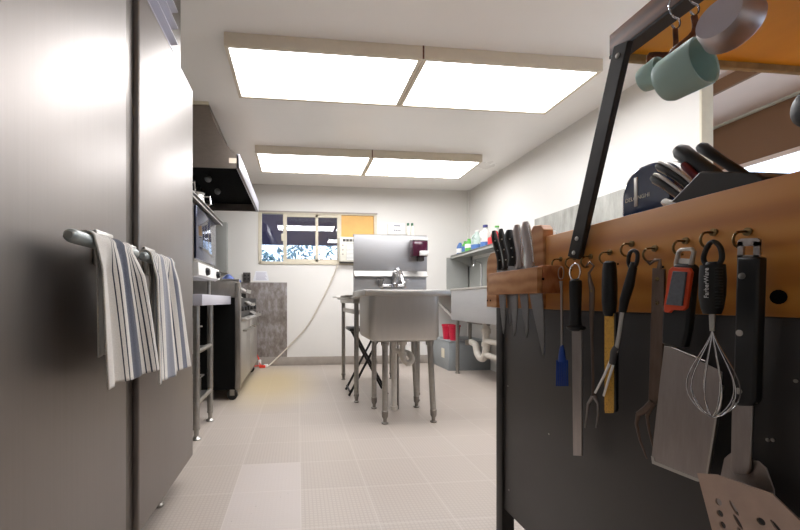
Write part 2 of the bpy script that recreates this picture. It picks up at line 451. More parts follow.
# ================================================================== LIGHT FIXTURES
def fixture(x0, x1, y0, y1, label, single=False):
    t = thing('ceiling_light', ((x0 + x1) / 2, (y0 + y1) / 2, 2.36), label, 'light', 'framed fluorescent panel lights on the ceiling')
    z0, z1 = 2.36, 2.4395; fr = .024
    xm = (x0 + x1) / 2
    f = MB().box(x0, x1, y0, y0 + fr, z0, z1).box(x0, x1, y1 - fr, y1, z0, z1).box(x0, x0 + fr, y0 + fr, y1 - fr, z0, z1).box(x1 - fr, x1, y0 + fr, y1 - fr, z0, z1)
    if not single: f.box(xm - .028, xm - .004, y0 + fr, y1 - fr, z0, z1).box(xm + .004, xm + .028, y0 + fr, y1 - fr, z0, z1).box(xm - .006, xm + .006, y0 + fr, y1 - fr, z0 + .008, z1)
    obj('frame', f, M['fixframe'], t, bevel=.002)
    if not single: obj('joint', MB().box(xm - .005, xm + .005, y0 - .002, y0 + .001, z0 - .001, z1), M['strapwood'], t)
    for a, b in ([(x0 + fr, x1 - fr)] if single else [(x0 + fr, xm - .028), (xm + .028, x1 - fr)]):
        obj('diffuser', MB().box(a, b, y0 + fr, y1 - fr, z0 + .006, z0 + .012), M['diff'], t)
    return t
fixture(-.43, 1.965, 2.30, 2.89, 'large framed double panel ceiling light nearest the camera, above the steel refrigerator end')
fixture(-.43, 1.965, 3.94, 4.53, 'farther framed double panel ceiling light, close to the back wall window')
fixture(.72, 1.965, .66, 1.25, 'single framed panel ceiling light above the wooden utensil counter', True)

# ================================================================== REFRIGERATOR
FX = -.51
t = thing('refrigerator', (-.9, 1.2, 0), 'tall brushed stainless steel reach-in refrigerator with towel-hung handles on the left', 'refrigerator')
obj('cabinet', MB().box(LW + .01, FX - .055, .42, 1.935, .12, 2.42), M['mullion'], t, bevel=.003)
obj('door', MB().box(FX - .05, FX, .46, 1.212, .117, 1.895, .006, 3), M['fridge'], t)
obj('door', MB().box(FX - .05, FX, 1.304, 1.944, .117, 1.895, .006, 3), M['fridge'], t)
obj('center_strip', MB().box(FX - .06, FX - .018, 1.218, 1.298, .125, 1.9), M['mullion'], t)
# louvred grille above the doors
g = MB()
for i in range(7):
    z = 1.905 + i * .07
    g.prism([(FX - .05, .44, z), (FX - .008, .44, z + .006), (FX - .008, .44, z + .012), (FX - .05, .44, z + .074)], (0, 1.295, 0))
obj('louvre_grille', g, M['hoodlip'], t)
obj('grille_back', MB().box(FX - .056, FX - .052, .44, 1.74, 1.9, 2.41), M['black'], t)
for x, y in ((-.563, 1.70), (-1.25, 1.70), (-.563, .6), (-1.25, .6)):
    obj('leg', MB().lathe([(.016, 0), (.02, .012), (.014, .02), (.014, .05), (.024, .09), (.026, .12)], (x - .02, y, 0)), M['leg'], t)
obj('door_gasket', MB().box(FX - .056, FX - .051, 1.31, 1.94, .125, 1.89), M['blackr'], t)
def handle(y0, y1):
    z = 1.0
    xh = -.448
    h = MB().tube([(xh, y0, z), (xh, y0 + .004, z), (xh, y0 + .012, z), (xh, y1, z)], [.008, .0125, .0145, .0145], 16)
    hh = obj('handle', h, M['greyhandle'], t)
    obj('handle_bracket', MB().box(FX, xh + .008, y1 - .045, y1, z - .02, z + .02, .004).box(FX, FX + .01, y1 - .09, y1 + .0, z - .04, z + .05, .004), M['steel'], hh)
M['greyhandle'] = plain('grey_handle', '#9aa09e', .35, metal=.3)
handle(.806, 1.11); handle(1.165, 1.42)

def towel(name, mat, y0, y1, yb0, yb1, zf, zr, label, seed, flare=.0):
    rnd = random.Random(seed); ph = [rnd.uniform(0, 6.28) for _ in range(6)]
    xh, zh, r = -.448, 1.0, .019
    Lf = zh - zf; Lr = zh - zr; arc = PI * r; tot = Lf + arc + Lr
    nu, nv = 60, 90
    bm = bmesh.new(); uvl = bm.loops.layers.uv.new('UVMap')
    def fn(s, tt):
        l = tt * tot
        if l < Lf: d = Lf - l; x = xh + r; z = zh - d; fr = d / Lf
        elif l < Lf + arc: a = (l - Lf) / r; x = xh + r * math.cos(a); z = zh + r * math.sin(a); d = 0; fr = 0
        else: d = l - Lf - arc; x = xh - r; z = zh - d; fr = -d / Lr
        k = abs(fr) ** .8
        ya = y0 + (yb0 - y0) * k; yb = y1 + (yb1 - y1) * k
        if fr < 0: ya = y0 + .075 + .01 * k; yb = y1 + (yb1 - y1) * k * .4
        y = ya + (yb - ya) * s
        wv = math.sin(s * 13 + ph[0]) * .008 + math.sin(s * 24 + ph[1] + d * 4) * .0035 + math.sin(s * 6 + ph[2]) * .006
        amp = min(1, d / .06) 
        x += wv * amp * (1 if fr >= 0 else .4) + (.012 * k if fr > 0 else 0)
        if fr < 0: x = max(x, FX + .006)
        z -= (math.sin(s * 7 + ph[3]) * .0025 + math.sin(s * 3 + ph[4]) * .002) * k + (s * .006 if fr > 0 else 0)
        if d == 0: z += .0015 * math.sin(s * 20 + ph[5])
        return Vector((x, y, z))
    vs = [[bm.verts.new(fn(i / nu, j / nv)) for j in range(nv + 1)] for i in range(nu + 1)]
    for i in range(nu):
        for j in range(nv):
            f = bm.faces.new((vs[i][j], vs[i + 1][j], vs[i + 1][j + 1], vs[i][j + 1]))
            for lp, (a, b) in zip(f.loops, ((i, j), (i + 1, j), (i + 1, j + 1), (i, j + 1))): lp[uvl].uv = (a / nu, b / nv)
    m = MB(); m.bm.free(); m.bm = bm
    o = obj(name, m, mat, solid=.004, smooth=180)
    return tag(o, label, 'towel', 'striped kitchen towels on the refrigerator handles')
towel('kitchen_towel', M['towel1'], .868, 1.055, .88, 1.175, .675, .735, 'cream kitchen towel with broad navy stripe on the nearer refrigerator handle', 3)
towel('kitchen_towel', M['towel2'], 1.185, 1.385, 1.17, 1.515, .625, .70, 'cream kitchen towel with many thin grey stripes on the farther refrigerator handle', 8)

# ================================================================== PREP STAND between fridge and range
t = thing('equipment_stand', (-.95, 2.6, 0), 'stainless pipe-legged stand with white edge beneath the countertop oven', 'table')
obj('table_top', MB().box(LW + .01, -.575, 2.40, 3.40, .842, .912, .004), M['hoodlip'], t)
for x, y in ((-.635, 2.88), (-.635, 2.50), (-1.28, 2.88), (-1.28, 2.50)):
    l = obj('leg', MB().cyl((x, y, .06), (x, y, .842), .0205), M['leg'], t)
    obj('foot', MB().lathe([(.026, 0), (.03, .006), (.014, .02), (.016, .06), (.022, .062), (.022, .075)], (x, y, 0)), M['leg'], l)
obj('rail', MB().cyl((-.635, 2.50, .55), (-.635, 2.88, .55), .017), M['leg'], t)
obj('rail', MB().cyl((-.635, 2.50, .225), (-.635, 2.88, .225), .017), M['leg'], t)
obj('shelf', MB().box(-1.28, -.66, 2.50, 2.88, .535, .55), M['steel'], t)
obj('shelf', MB().box(-1.28, -.66, 2.50, 2.88, .21, .225), M['steel'], t)
p = thing('stock_pot', (-.80, 2.66, .551), 'round steel stock pot on the stand shelf beside the refrigerator', 'pot')
obj('pot_body', MB().lathe([(.001, 0), (.125, 0), (.13, .008), (.13, .2), (.135, .205), (.127, .206), (.124, .01), (.001, .008)], (-.80, 2.66, .551), cap=False), M['steeldull'], p)
obj('pot_handle', MB().tube([(-.69, 2.62, .70), (-.65, 2.62, .70), (-.64, 2.66, .70), (-.65, 2.70, .70), (-.69, 2.70, .70)], .005, 8), M['steeldull'], p)
p = thing('roasting_pan', (-.85, 2.69, .226), 'deep steel pan on the lowest shelf of the stand by the refrigerator', 'pan')
obj('pan_body', MB().box(-1.05, -.68, 2.56, 2.83, .226, .34, .02), M['steeldull'], p)
obj('pan_rim', MB().tube([(-1.06, 2.55, .342), (-.67, 2.55, .342), (-.67, 2.84, .342), (-1.06, 2.84, .342)], .006, 8, closed=True), M['steel'], p)

# countertop oven
t = thing('countertop_oven', (-.95, 2.7, .912), 'countertop oven with reflective glass front and black knob on the stand', 'oven')
obj('body', MB().box(LW + .03, -.63, 2.42, 3.00, 1.02, 1.47, .008), M['steel'], t)
obj('glass_door', MB().box(-.63, -.615, 2.42, 2.985, 1.13, 1.455, .004), M['oven_glass'], t)
cp = obj('control_panel', MB().prism([(-.63, 2.40, 1.115), (-.60, 2.40, 1.105), (-.595, 2.40, 1.03), (-.63, 2.40, 1.02)], (0, .62, 0)), M['white'], t)
for y in (2.60, 2.93): obj('knob', MB().lathe([(.026, 0), (.026, .008), (.02, .022), (.001, .023)], (-.597, y, 1.062), (1, 0, 0)), M['blackp'], cp)
for x in (-.66, -1.25):
    for y in (2.46, 2.95): obj('leg', MB().cyl((x, y, .912), (x, y, 1.022), .014), M['leg'], t)
# shelf above
t = thing('wall_shelf', (-.95, 2.8, 1.46), 'stainless wall shelf above the countertop oven, beneath the black hood', 'shelf')
obj('shelf_board', MB().box(LW, -.60, 2.2, 3.18, 1.482, 1.498).box(-.612, -.60, 2.2, 3.18, 1.47, 1.505), M['steel'], t)
for y in (2.4, 3.1): obj('bracket', MB().prism([(LW, y, 1.48), (-.66, y, 1.48), (LW, y, 1.475 - .005)], (0, .02, 0)), M['steel'], t)
for x, y, s_, nm, lb in ((-.70, 2.78, 1.0, 'steel_pitcher', 'small steel pitcher with curved spout on the shelf under the hood'), (-.72, 2.45, 1.15, 'steel_canister', 'rounded steel canister on the shelf beside the refrigerator top')):
    p = thing(nm, (x, y, 1.498), lb, 'pitcher' if 'pitch' in nm else 'canister')
    obj('body', MB().lathe([(.001, 0), (.05 * s_, 0), (.055 * s_, .02), (.045 * s_, .09), (.042 * s_, .11), (.05 * s_, .125), (.001, .128)], (x, y, 1.498)), M['steel'], p)
    obj('handle', MB().tube([(x + .045, y + .0, 1.60), (x + .085, y, 1.60), (x + .09, y, 1.55), (x + .05, y, 1.52)], .006, 8), M['chrome'], p)

# ================================================================== RANGE
RY0, RY1 = 3.42, 4.85; RX = -.50
t = thing('kitchen_range', (-.95, 4.1, 0), 'wide black-sided commercial range with stainless front and sloping steel trays', 'range')
obj('side_panel', MB().box(LW + .02, RX - .045, RY0, RY0 + .02, .10, .90), M['blackm'], t)
obj('body', MB().box(LW + .02, RX - .03, RY0 + .02, RY1, .13, .90), M['blackm'], t)
obj('front_trim', MB().box(RX - .045, RX, RY0 - .005, RY0 + .07, .10, 1.03, .006), M['steeldull'], t)
for a, b in ((3.50, 4.15), (4.17, 4.83)):
    d = obj('oven_door', MB().box(RX - .03, RX, a, b, .13, .69, .008), M['steel'], t)
    obj('door_handle', MB().tube([(RX, a + .08, .60), (RX + .035, a + .08, .60), (RX + .035, b - .08, .60), (RX, b - .08, .60)], .009, 10), M['leg'], d)
obj('kick_panel', MB().box(RX - .05, RX - .012, RY0 + .05, RY1, .10, .128), M['steeldull'], t)
obj('bull_nose', MB().box(RX - .03, RX + .05, RY0 + .08, RY1, .69, .72, .01), M['steel'], t)
for y, z in ((3.50, .99), (3.86, .87), (4.25, .76)):
    obj('sloping_tray', MB().prism([(RX - .10, y, z + .05), (RX + .035, y, z - .035), (RX + .05, y, z - .015), (RX + .045, y, z - .05), (RX - .10, y, z + .03)], (0, .30, 0)), M['steel'], t, bevel=.002)
obj('control_face', MB().box(RX - .07, RX - .02, RY0 + .07, RY1, .72, .90), M['blackp'], t)
for y in (3.6, 3.8, 4.0, 4.3, 4.6):
    obj('knob', MB().lathe([(.025, 0), (.022, .03), (.001, .031)], (RX - .02, y, .80), (1, 0, 0)), M['blackp'], t)
obj('side_splash', MB().box(LW + .03, RX - .01, RY0, RY0 + .015, .90, 1.05, .004), M['steeldull'], t)
obj('splash_rim', MB().box(LW + .03, RX - .01, RY0 - .008, RY0 + .03, 1.05, 1.062, .003), M['leg'], t)
obj('griddle_plate', MB().box(LW + .03, RX - .14, RY0 + .03, RY1, .90, .96), M['blackm'], t)
obj('back_guard', MB().box(LW + .005, LW + .04, RY0 + .02, RY1, .9, 1.35), M['steel'], t)
for x, y in ((RX - .075, RY0 + .06), (-1.27, RY0 + .06), (RX - .075, RY1 - .06), (-1.27, RY1 - .06)):
    cs = obj('caster', MB().cyl((x, y - .016, .045), (x, y + .016, .045), .045, 20), M['blackr'], t)
    obj('caster_fork', MB().box(x - .02, x + .02, y - .025, y - .018, .04, .105).box(x - .02, x + .02, y + .018, y + .025, .04, .105).box(x - .025, x + .025, y - .025, y + .025, .10, .13), M['leg'], cs)
# cloth on range splash
cb = MB(); cx, cy, cz = -.62, RY0 + .10, 1.062
cb.grid(lambda a, b: Vector((cx - .10 + .2 * a, cy - .07 + .16 * b, 1.045 + .028 * math.sin(PI * a) * math.sin(PI * b) * 1.8 + .012 * math.sin(a * 11 + b * 5))), 20, 16)
tag(obj('folded_cloth', cb, plain('blue_white_cloth', '#5a6aa0', .9, noise=.9, nscale=22), solid=.008, smooth=180), 'crumpled blue and white cloth on top of the range', 'cloth')

# stainless wall cabinet at back-left
tag(obj('steel_wall_panel', MB().box(-1.16, -.925, BACK - .10, BACK - .002, 1.24, 1.90, .004), M['splashgrey']), 'narrow vertical stainless panel box on back wall left of the window', 'panel')

# ================================================================== HOOD
HY0, HY1 = 3.13, 4.62
prof = [(-.705, 2.439), (-.69, 2.37), (-.665, 2.30), (-.63, 2.22), (-.585, 2.14), (-.53, 2.07), (-.478, 2.03), (-.468, 2.03), (-.468, 1.925)]
t = thing('exhaust_hood', (-.9, 3.9, 1.92), 'stainless exhaust hood with curved front and black underside above the range', 'hood')
end = [(x, HY0, z) for x, z in prof] + [(LW + .005, HY0, 1.925), (LW + .005, HY0, 2.439)]
obj('end_panel', MB().prism(end, (0, .012, 0)), M['hood'], t)
obj('far_end_panel', MB().prism([(x, HY1 - .012, z) for x, _, z in end], (0, .012, 0)), M['hood'], t)
sk = MB()
inner = [(x - .01, z - .004) for x, z in prof]
pts = [(x, HY0 + .012, z) for x, z in prof] + [(x, HY0 + .012, z) for x, z in inner[::-1]]
sk.prism(pts, (0, HY1 - HY0 - .024, 0))
obj('curved_front', sk, M['hood'], t)
obj('lip', MB().box(-.49, -.462, HY0, HY1, 1.925, 2.04, .003), M['hoodlip'], t)
obj('inner_lining', MB().box(LW + .01, -.50, HY0 + .015, HY0 + .02, 1.93, 2.01).box(LW + .01, -.50, HY0 + .02, HY1 - .02, 2.005, 2.012).box(LW + .006, LW + .012, HY0, HY1, 1.93, 2.4), M['black'], t)
f = MB()
for i in range(14): f.box(-1.0, -.96, HY0 + .08 + i * .1, HY0 + .12 + i * .1, 1.96, 2.005)
obj('grease_filter', f, M['blackm'], t)
for y in (3.55, 3.95): obj('lamp_globe', MB().sphere((-.80, y, 1.965), .032), plain('frosted_globe', '#6f706e', .2, trans=.3), t)
obj('rating_label', MB().box(-.545, -.485, HY0 - .002, HY0, 1.965, 2.005), M['label'], t)
obj('top_trim', MB().box(LW + .005, -.70, HY0 - .012, HY0, 2.415, 2.439), M['trimcream'], t)

# ================================================================== BACK WALL THINGS
a = PY(244, 282, 5.24)
t = tag(obj('stained_sheet', MB().box(-1.2, -.147, BACK - .008, BACK - .0005, .0, 1.12), M['stained']), 'stained grey metal splash sheet on the back wall behind the range', 'panel')
t = thing('wall_outlet', (-.68, BACK, 1.125), 'dark double electrical outlet on back wall above the stained sheet', 'outlet')
obj('outlet_plate', MB().box(-.725, -.63, BACK - .03, BACK, 1.125, 1.25, .004), M['outlet'], t)
for x in (-.70, -.655):
    for z in (1.165, 1.21): obj('socket', MB().box(x - .012, x + .012, BACK - .033, BACK - .03, z - .012, z + .014, .001), M['blackp'], t)
t = thing('wall_notice', (-.5, BACK, 1.14), 'white printed paper notice on back wall beneath the window', 'notice')
obj('sheet', MB().prism([(-.60, BACK - .003, 1.14), (-.39, BACK - .003, 1.14), (-.40, BACK - .003, 1.20), (-.42, BACK - .003, 1.27), (-.565, BACK - .003, 1.27)], (0, .002, 0)), M['paper'], t)
m = MB()
for i in range(7): m.box(-.56, -.42 - .01 * (i % 3), BACK - .0045, BACK - .003, 1.155 + i * .015, 1.160 + i * .015)
obj('printed_lines', m, plain('faint_ink', '#a9a6bd', .8), t)
# AC
t = thing('air_conditioner', (.75, BACK, 1.385), 'white window air conditioner set beneath the yellow plywood infill', 'air conditioner')
obj('housing', MB().box(.555, 1.03, BACK - .10, BACK + .18, 1.40, 1.735, .012), M['offwhite'], t)
g = MB()
for i in range(12): g.box(.65, 1.0, BACK - .106, BACK - .10, 1.425 + i * .018, 1.436 + i * .018)
obj('front_grille', g, M['white'], t)
obj('grille_recess', MB().box(.648, 1.002, BACK - .102, BACK - .0995, 1.42, 1.645), plain('grille_grey', '#a7a8a4', .6), t)
g = MB()
for i in range(9): g.box(.60 + i * .045, .637 + i * .045, BACK - .104, BACK - .099, 1.672, 1.705)
obj('air_vent', g, M['outlet'], t)
for z in (1.5, 1.56, 1.62): obj('button', MB().cyl((.60, BACK - .106, z), (.60, BACK - .10, z), .011), M['base'], t)
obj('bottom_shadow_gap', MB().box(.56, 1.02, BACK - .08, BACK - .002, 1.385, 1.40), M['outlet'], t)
# cords
c0 = [PY(338, 264, 5.2), PY(334, 275, 5.225), PY(323, 298, 5.232), PY(308, 325, 5.232), PY(290, 345, 5.23), PY(276, 359, 5.2), PY(268, 363, 5.12)]
c0[-1].z = .012
def smooth(pts, n=6):
    out = []
    P = [Vector(p) for p in pts]; P = [P[0]] + P + [P[-1]]
    for i in range(1, len(P) - 2):
        for k in range(n):
            t_ = k / n; a, b, c, d = P[i - 1], P[i], P[i + 1], P[i + 2]
            out.append(.5 * ((2 * b) + (c - a) * t_ + (2 * a - 5 * b + 4 * c - d) * t_ ** 2 + (3 * b - a - 3 * c + d) * t_ ** 3))
    out.append(P[-2]); return out
cord = thing('power_cord', c0[-1], 'beige power cord sagging from the air conditioner down to the floor', 'cord')
obj('cable', MB().tube(smooth(c0), .009, 8), M['cordm'], cord)
e = c0[-1]
obj('plug', MB().box(e.x - .05, e.x + .0, e.y - .02, e.y + .02, .002, .04, .006), M['white'], cord)
r0 = [e + Vector((-.10, 0, .02)), e + Vector((-.13, .02, .12)), e + Vector((-.2, .03, .22)), e + Vector((-.30, .03, .27)), e + Vector((-.45, -.1, .28))]
rc = thing('extension_cord', e + Vector((-.1, 0, 0)), 'red extension cord with white plug lying at the foot of the stained sheet', 'cord')
obj('cable', MB().tube(smooth(r0), .008, 8).tube(smooth([e + Vector((-.06, 0, .015)), e + Vector((-.2, -.03, .01)), e + Vector((-.34, -.02, .01)), e + Vector((-.5, 0, .01))]), .008, 8), M['redcord'], rc)
obj('socket_end', MB().box(e.x - .11, e.x - .03, e.y - .055, e.y - .022, 0, .035, .008), M['redcord'], rc)
obj('plug', MB().box(e.x - .125, e.x - .09, e.y - .0, e.y + .03, .03, .10, .006), M['white'], rc)
# thermostat notice above splash
t = thing('wall_thermostat', (1.35, BACK, 1.80), 'white boxed wall control with small grey print above the sink splash', 'thermostat')
obj('case', MB().box(1.24, 1.475, BACK - .03, BACK, 1.79, 1.95, .006), M['white'], t)
g = MB().box(1.32, 1.41, BACK - .032, BACK - .03, 1.905, 1.918)
for i in range(4): g.box(1.32 + i * .026, 1.334 + i * .026, BACK - .032, BACK - .03, 1.84, 1.858)
obj('printed_marks', g, M['print'], t)

# ================================================================== CENTRE HAND SINK
SX0, SX1, SY0, SY1 = .455, 1.065, 2.60, 3.20
t = thing('utility_sink', (.76, 2.9, 0), 'freestanding stainless one-basin sink with tall splashback in the middle of the room', 'sink')
def rrect(x0, x1, y0, y1, r, n=6):
    out = []
    for cx_, cy_, a0 in ((x1 - r, y1 - r, 0), (x0 + r, y1 - r, PI / 2), (x0 + r, y0 + r, PI), (x1 - r, y0 + r, 1.5 * PI)):
        for k in range(n + 1):
            a = a0 + k * PI / 2 / n; out.append((cx_ + r * math.cos(a), cy_ + r * math.sin(a)))
    return out
def basin(mb, x0, x1, y0, y1, zt, zb, r=.05, th=.012, rim=.0):
    lv = [(0, zt, r), (0, zb + .035, r), (.010, zb + .012, r), (.035, zb, r)]
    rings = []
    for ins, z, rr in lv:
        rings.append([mb.bm.verts.new((x, y, z)) for x, y in rrect(x0 + ins, x1 - ins, y0 + ins, y1 - ins, rr)])
    inn = [(th + .035, zb + th, r), (th + .01, zb + .03, r), (th, zb + .05, r), (th, zt, r)]
    for ins, z, rr in inn:
        rings.append([mb.bm.verts.new((x, y, z)) for x, y in rrect(x0 + ins, x1 - ins, y0 + ins, y1 - ins, rr)])
    n = len(rings[0])
    for A, B in zip(rings, rings[1:]):
        for k in range(n): 
            if A is rings[3]: continue
            mb.bm.faces.new((A[k], A[(k + 1) % n], B[(k + 1) % n], B[k]))
    for k in range(n): mb.bm.faces.new((rings[-1][k], rings[-1][(k + 1) % n], rings[0][(k + 1) % n], rings[0][k]))
    mb.bm.faces.new(rings[3]); mb.bm.faces.new(rings[4])
    return mb
obj('basin', basin(MB(), .495, 1.00, 2.62, 3.12, .93, .583), M['steel'], t)
rm = MB()
rm.box(SX0, SX1, SY0, SY0 + .05, .905, .948, .006, 2).box(SX0, SX1, 3.10, SY1, .905, .948, .006, 2)
rm.box(SX0, SX0 + .05, SY0 + .04, 3.11, .905, .948, .006, 2).box(SX1 - .075, SX1, SY0 + .04, 3.11, .905, .948, .006, 2)
obj('rim', rm, M['steel'], t)
sp = MB().box(SX0 + .01, SX1 + .03, SY1, SY1 + .02, .94, 1.08, .003).box(SX0 + .01, SX1 + .035, SY1, SY1 + .018, 1.12, 1.43, .004)
obj('splashback', sp, M['steelh'], t)
obj('splash_step', MB().prism([(SX0 + .01, SY1 - .045, 1.076), (SX0 + .01, SY1 + .018, 1.076), (SX0 + .01, SY1 + .018, 1.125), (SX0 + .01, SY1 - .0, 1.125)], (SX1 - SX0 + .02, 0, 0)), M['steel'], t, bevel=.003)
obj('splash_ledge', MB().box(SX0 + .01, SX1 + .03, SY1, SY1 + .07, 1.425, 1.432), M['steel'], t)
for x, y in ((.613, 2.68), (.968, 2.68), (.613, 3.07), (.965, 3.07)):
    dx = .0 if x < .8 else -.028
    l = obj('leg', MB().cyl((x, y, .06), (x + dx, y, .59), .0205), M['leg'], t)
    obj('foot', MB().lathe([(.022, 0), (.026, .008), (.013, .014), (.013, .035), (.022, .05), (.024, .09), (.018, .095)], (x, y, 0)), M['steeldull'], l)
    obj('collar', MB().lathe([(.028, 0), (.03, .03), (.022, .032)], (x + dx, y, .556)), M['leg'], l)
pk = obj('drain_pipe', MB().cyl((.765, 3.02, .03), (.765, 3.02, .56), .022).lathe([(.03, 0), (.03, .03)], (.765, 3.02, .0)), M['pvc'], t)
obj('drain_trap', MB().tube(smooth([(.79, 2.86, .585), (.79, 2.86, .47), (.80, 2.86, .42), (.835, 2.86, .395), (.87, 2.88, .42), (.86, 2.93, .46), (.80, 3.0, .47), (.765, 3.02, .47)]), .022, 14).lathe([(.034, 0), (.034, .04)], (.79, 2.86, .54)).lathe([(.03, 0), (.03, .035)], (.79, 2.86, .45)), M['pvc'], t)
obj('supply_pipe', MB().cyl((.80, 3.03, 0), (.80, 3.03, .585), .008), M['steeldull'], t)
fa = obj('faucet', MB().tube([(.70, 3.17, 1.0), (1.0 - .12, 3.17, 1.0)], .013, 12).lathe([(.024, 0), (.02, .025)], (.70, 3.195, 1.0), (0, -1, 0)).lathe([(.024, 0), (.02, .025)], (.88, 3.195, 1.0), (0, -1, 0))
         .lathe([(.03, 0), (.032, .03), (.02, .04)], (.805, 3.16, .985)).tube(smooth([(.805, 3.16, 1.01), (.805, 3.15, 1.09), (.81, 3.11, 1.125), (.815, 3.03, 1.10), (.82, 2.94, 1.0)]), [.026] * 8 + [.022] * 8 + [.018] * 9, 14), M['chrome'], t)
for x in (.69, .89): obj('faucet_handle', MB().lathe([(.016, 0), (.018, .03), (.024, .04), (.024, .06), (.001, .065)], (x, 3.165, .995)).box(x - .035, x + .035, 3.155, 3.175, 1.045, 1.058, .004), M['chrome'], fa)
# soap dispenser
t = thing('soap_dispenser', (1.01, 3.19, 1.22), 'dark red soap dispenser with white push lever on the sink splashback', 'soap dispenser')
obj('tank', MB().box(.945, 1.075, 3.10, SY1, 1.24, 1.375, .012), M['soap'], t)
obj('cap', MB().box(.945, 1.075, 3.10, SY1, 1.372, 1.392, .006), M['white'], t)
obj('push_lever', MB().box(1.0, 1.072, 3.075, 3.12, 1.245, 1.285, .006), M['white'], t)
obj('nozzle', MB().box(1.0, 1.05, 3.12, 3.18, 1.205, 1.245, .006), M['outlet'], t)
# two little bottles on splash ledge
for i, x in enumerate((.945, .983)):
    b = thing('sauce_bottle', (x, SY1 + .045, 1.432), ('small pale green-capped bottle, left of the pair on top of the splashback', 'small pale green-capped bottle, right of the pair on top of the splashback')[i], 'bottle', 'green-capped bottles on the splashback')
    obj('bottle', MB().lathe([(.001, 0), (.016, 0), (.017, .06), (.008, .08), (.008, .092)], (x, SY1 + .045, 1.432)), M['offwhite'], b)
    obj('cap', MB().lathe([(.010, 0), (.010, .022), (.001, .024)], (x, SY1 + .045, 1.52)), plain('dark_green', '#3e6b50', .5) if i == 0 else bpy.data.materials['dark_green'], b)

# ================================================================== TABLE BEHIND THE SINK
t = thing('work_table', (.85, 3.75, 0), 'stainless pipe-legged work table directly behind the freestanding sink', 'table')
obj('table_top', MB().box(.44, 1.10, 3.23, 4.30, .885, .905, .004).box(.47, 1.07, 3.25, 4.27, .85, .885), M['steel'], t)
for x, y in ((.50, 3.28), (.50, 4.23), (1.04, 3.28), (1.04, 4.23)):
    l = obj('leg', MB().cyl((x, y, .05), (x, y, .86), .0205), M['leg'], t)
    obj('foot', MB().lathe([(.022, 0), (.025, .006), (.014, .014), (.018, .05), (.024, .052), (.022, .07)], (x, y, 0)), M['steeldull'], l)
obj('side_rail', MB().box(.49, .515, 3.28, 4.23, .755, .795), M['steel'], t)
obj('side_rail', MB().box(.50, 1.04, 3.27, 3.285, .755, .795), M['steel'], t)
b = tag(obj('cutting_board', MB().box(.40, .62, 4.05, 4.45, .906, .925, .006), M['white']), 'white board overhanging the far left corner of the work table', 'cutting board')
tag(obj('steel_tray', MB().box(.43, .60, 3.35, 3.9, .9055, .925, .006), M['steeldull']), 'dark flat steel tray on the near left edge of the work table', 'tray')
# folding stool
t = thing('folding_stool', (.62, 3.5, 0), 'black folding stool with crossed legs under the work table', 'stool')
obj('seat', MB().box(.46, .80, 3.42, 3.74, .595, .625, .012), M['blackp'], t)
for y in (3.46, 3.70):
    obj('leg', MB().tube([(.46, y, .012), (.77, y, .595)], .011, 10), M['blackp'], t)
    obj('leg', MB().tube([(.82, y + .02, .012), (.51, y + .02, .595)], .011, 10), M['blackp'], t)
obj('crossbar', MB().cyl((.47, 3.46, .05), (.47, 3.70, .05), .009), M['blackp'], t)

# ================================================================== RIGHT WALL SINK
t = thing('dish_sink', (2.14, 3.8, 0), 'long deep stainless dish sink along the right wall', 'sink')
s0, s1 = 2.75, 4.56
sk = MB()
sk.box(1.87, 1.885, s0, s1, .64, 1.0, .004).box(2.36, RW - .004, s0, s1, .64, 1.0).box(1.885, 2.36, s0, s0 + .015, .64, 1.0).box(1.885, 2.36, s1 - .015, s1, .64, 1.0).box(1.885, 2.36, s0, s1, .64, .655).box(1.885, 2.36, 3.64, 3.67, .655, .99)
obj('tub', sk, M['steelh'], t)
obj('rim', MB().box(1.855, 1.90, s0, s1, .995, 1.02, .008, 3), M['steel'], t)
obj('drainboard', MB().box(1.87, RW - .004, s1, BACK - .02, .985, 1.015, .006), M['steel'], t)
obj('brace', MB().prism([(1.88, BACK - .05, .93), (1.88, BACK - .05, .90), (1.88, s1, .66), (1.88, s1, .70)], (.02, 0, 0)), M['steel'], t)
obj('back_splash', MB().box(2.08, RW - .004, BACK - .03, BACK - .018, 1.0, 1.478), M['splashgrey'], t)
obj('side_splash', MB().box(RW - .016, RW - .004, 3.72, BACK - .03, 1.0, 1.44), M['splashgrey'], t)
for y in (s1 - .1, s0 + .1):
    l = obj('leg', MB().cyl((1.91, y, .05), (1.91, y, .64), .021), M['leg'], t)
    obj('foot', MB().lathe([(.03, 0), (.03, .01), (.016, .015), (.02, .07), (.026, .072), (.024, .09)], (1.91, y, 0)), M['leg'], l)
tr = obj('drain_trap', MB().tube([(2.02, 3.97, .66), (2.02, 3.97, .45)] + smooth([(2.02, 3.97, .45), (2.02, 3.97, .34), (2.02, 4.02, .25), (2.02, 4.10, .235), (2.02, 4.17, .28), (2.02, 4.21, .36), (2.02, 4.28, .385), (2.02, 4.34, .385)]), .037, 16).lathe([(.05, 0), (.05, .05)], (2.02, 3.97, .52)).lathe([(.047, 0), (.047, .04)], (2.02, 3.97, .38)), M['pvc'], t)
obj('waste_pipe', MB().cyl((2.02, 3.97, .44), (2.02, 3.4, .44), .03).cyl((2.02, 4.0, .29), (2.02, 3.4, .27), .03), M['pvc'], t)
obj('drain_flange', MB().cyl((2.02, 4.36, .64), (2.02, 4.36, .40), .02).lathe([(.055, 0), (.055, .06)], (2.02, 4.36, .35)).cyl((2.02, 3.9, .62), (2.02, 4.42, .62), .014), M['steeldull'], t)
obj('tap_riser', MB().tube(smooth([(2.33, 4.7, 1.015), (2.33, 4.7, 1.30), (2.30, 4.68, 1.36), (2.2, 4.6, 1.36), (2.16, 4.57, 1.30)]), .011, 10), M['chrome'], t)
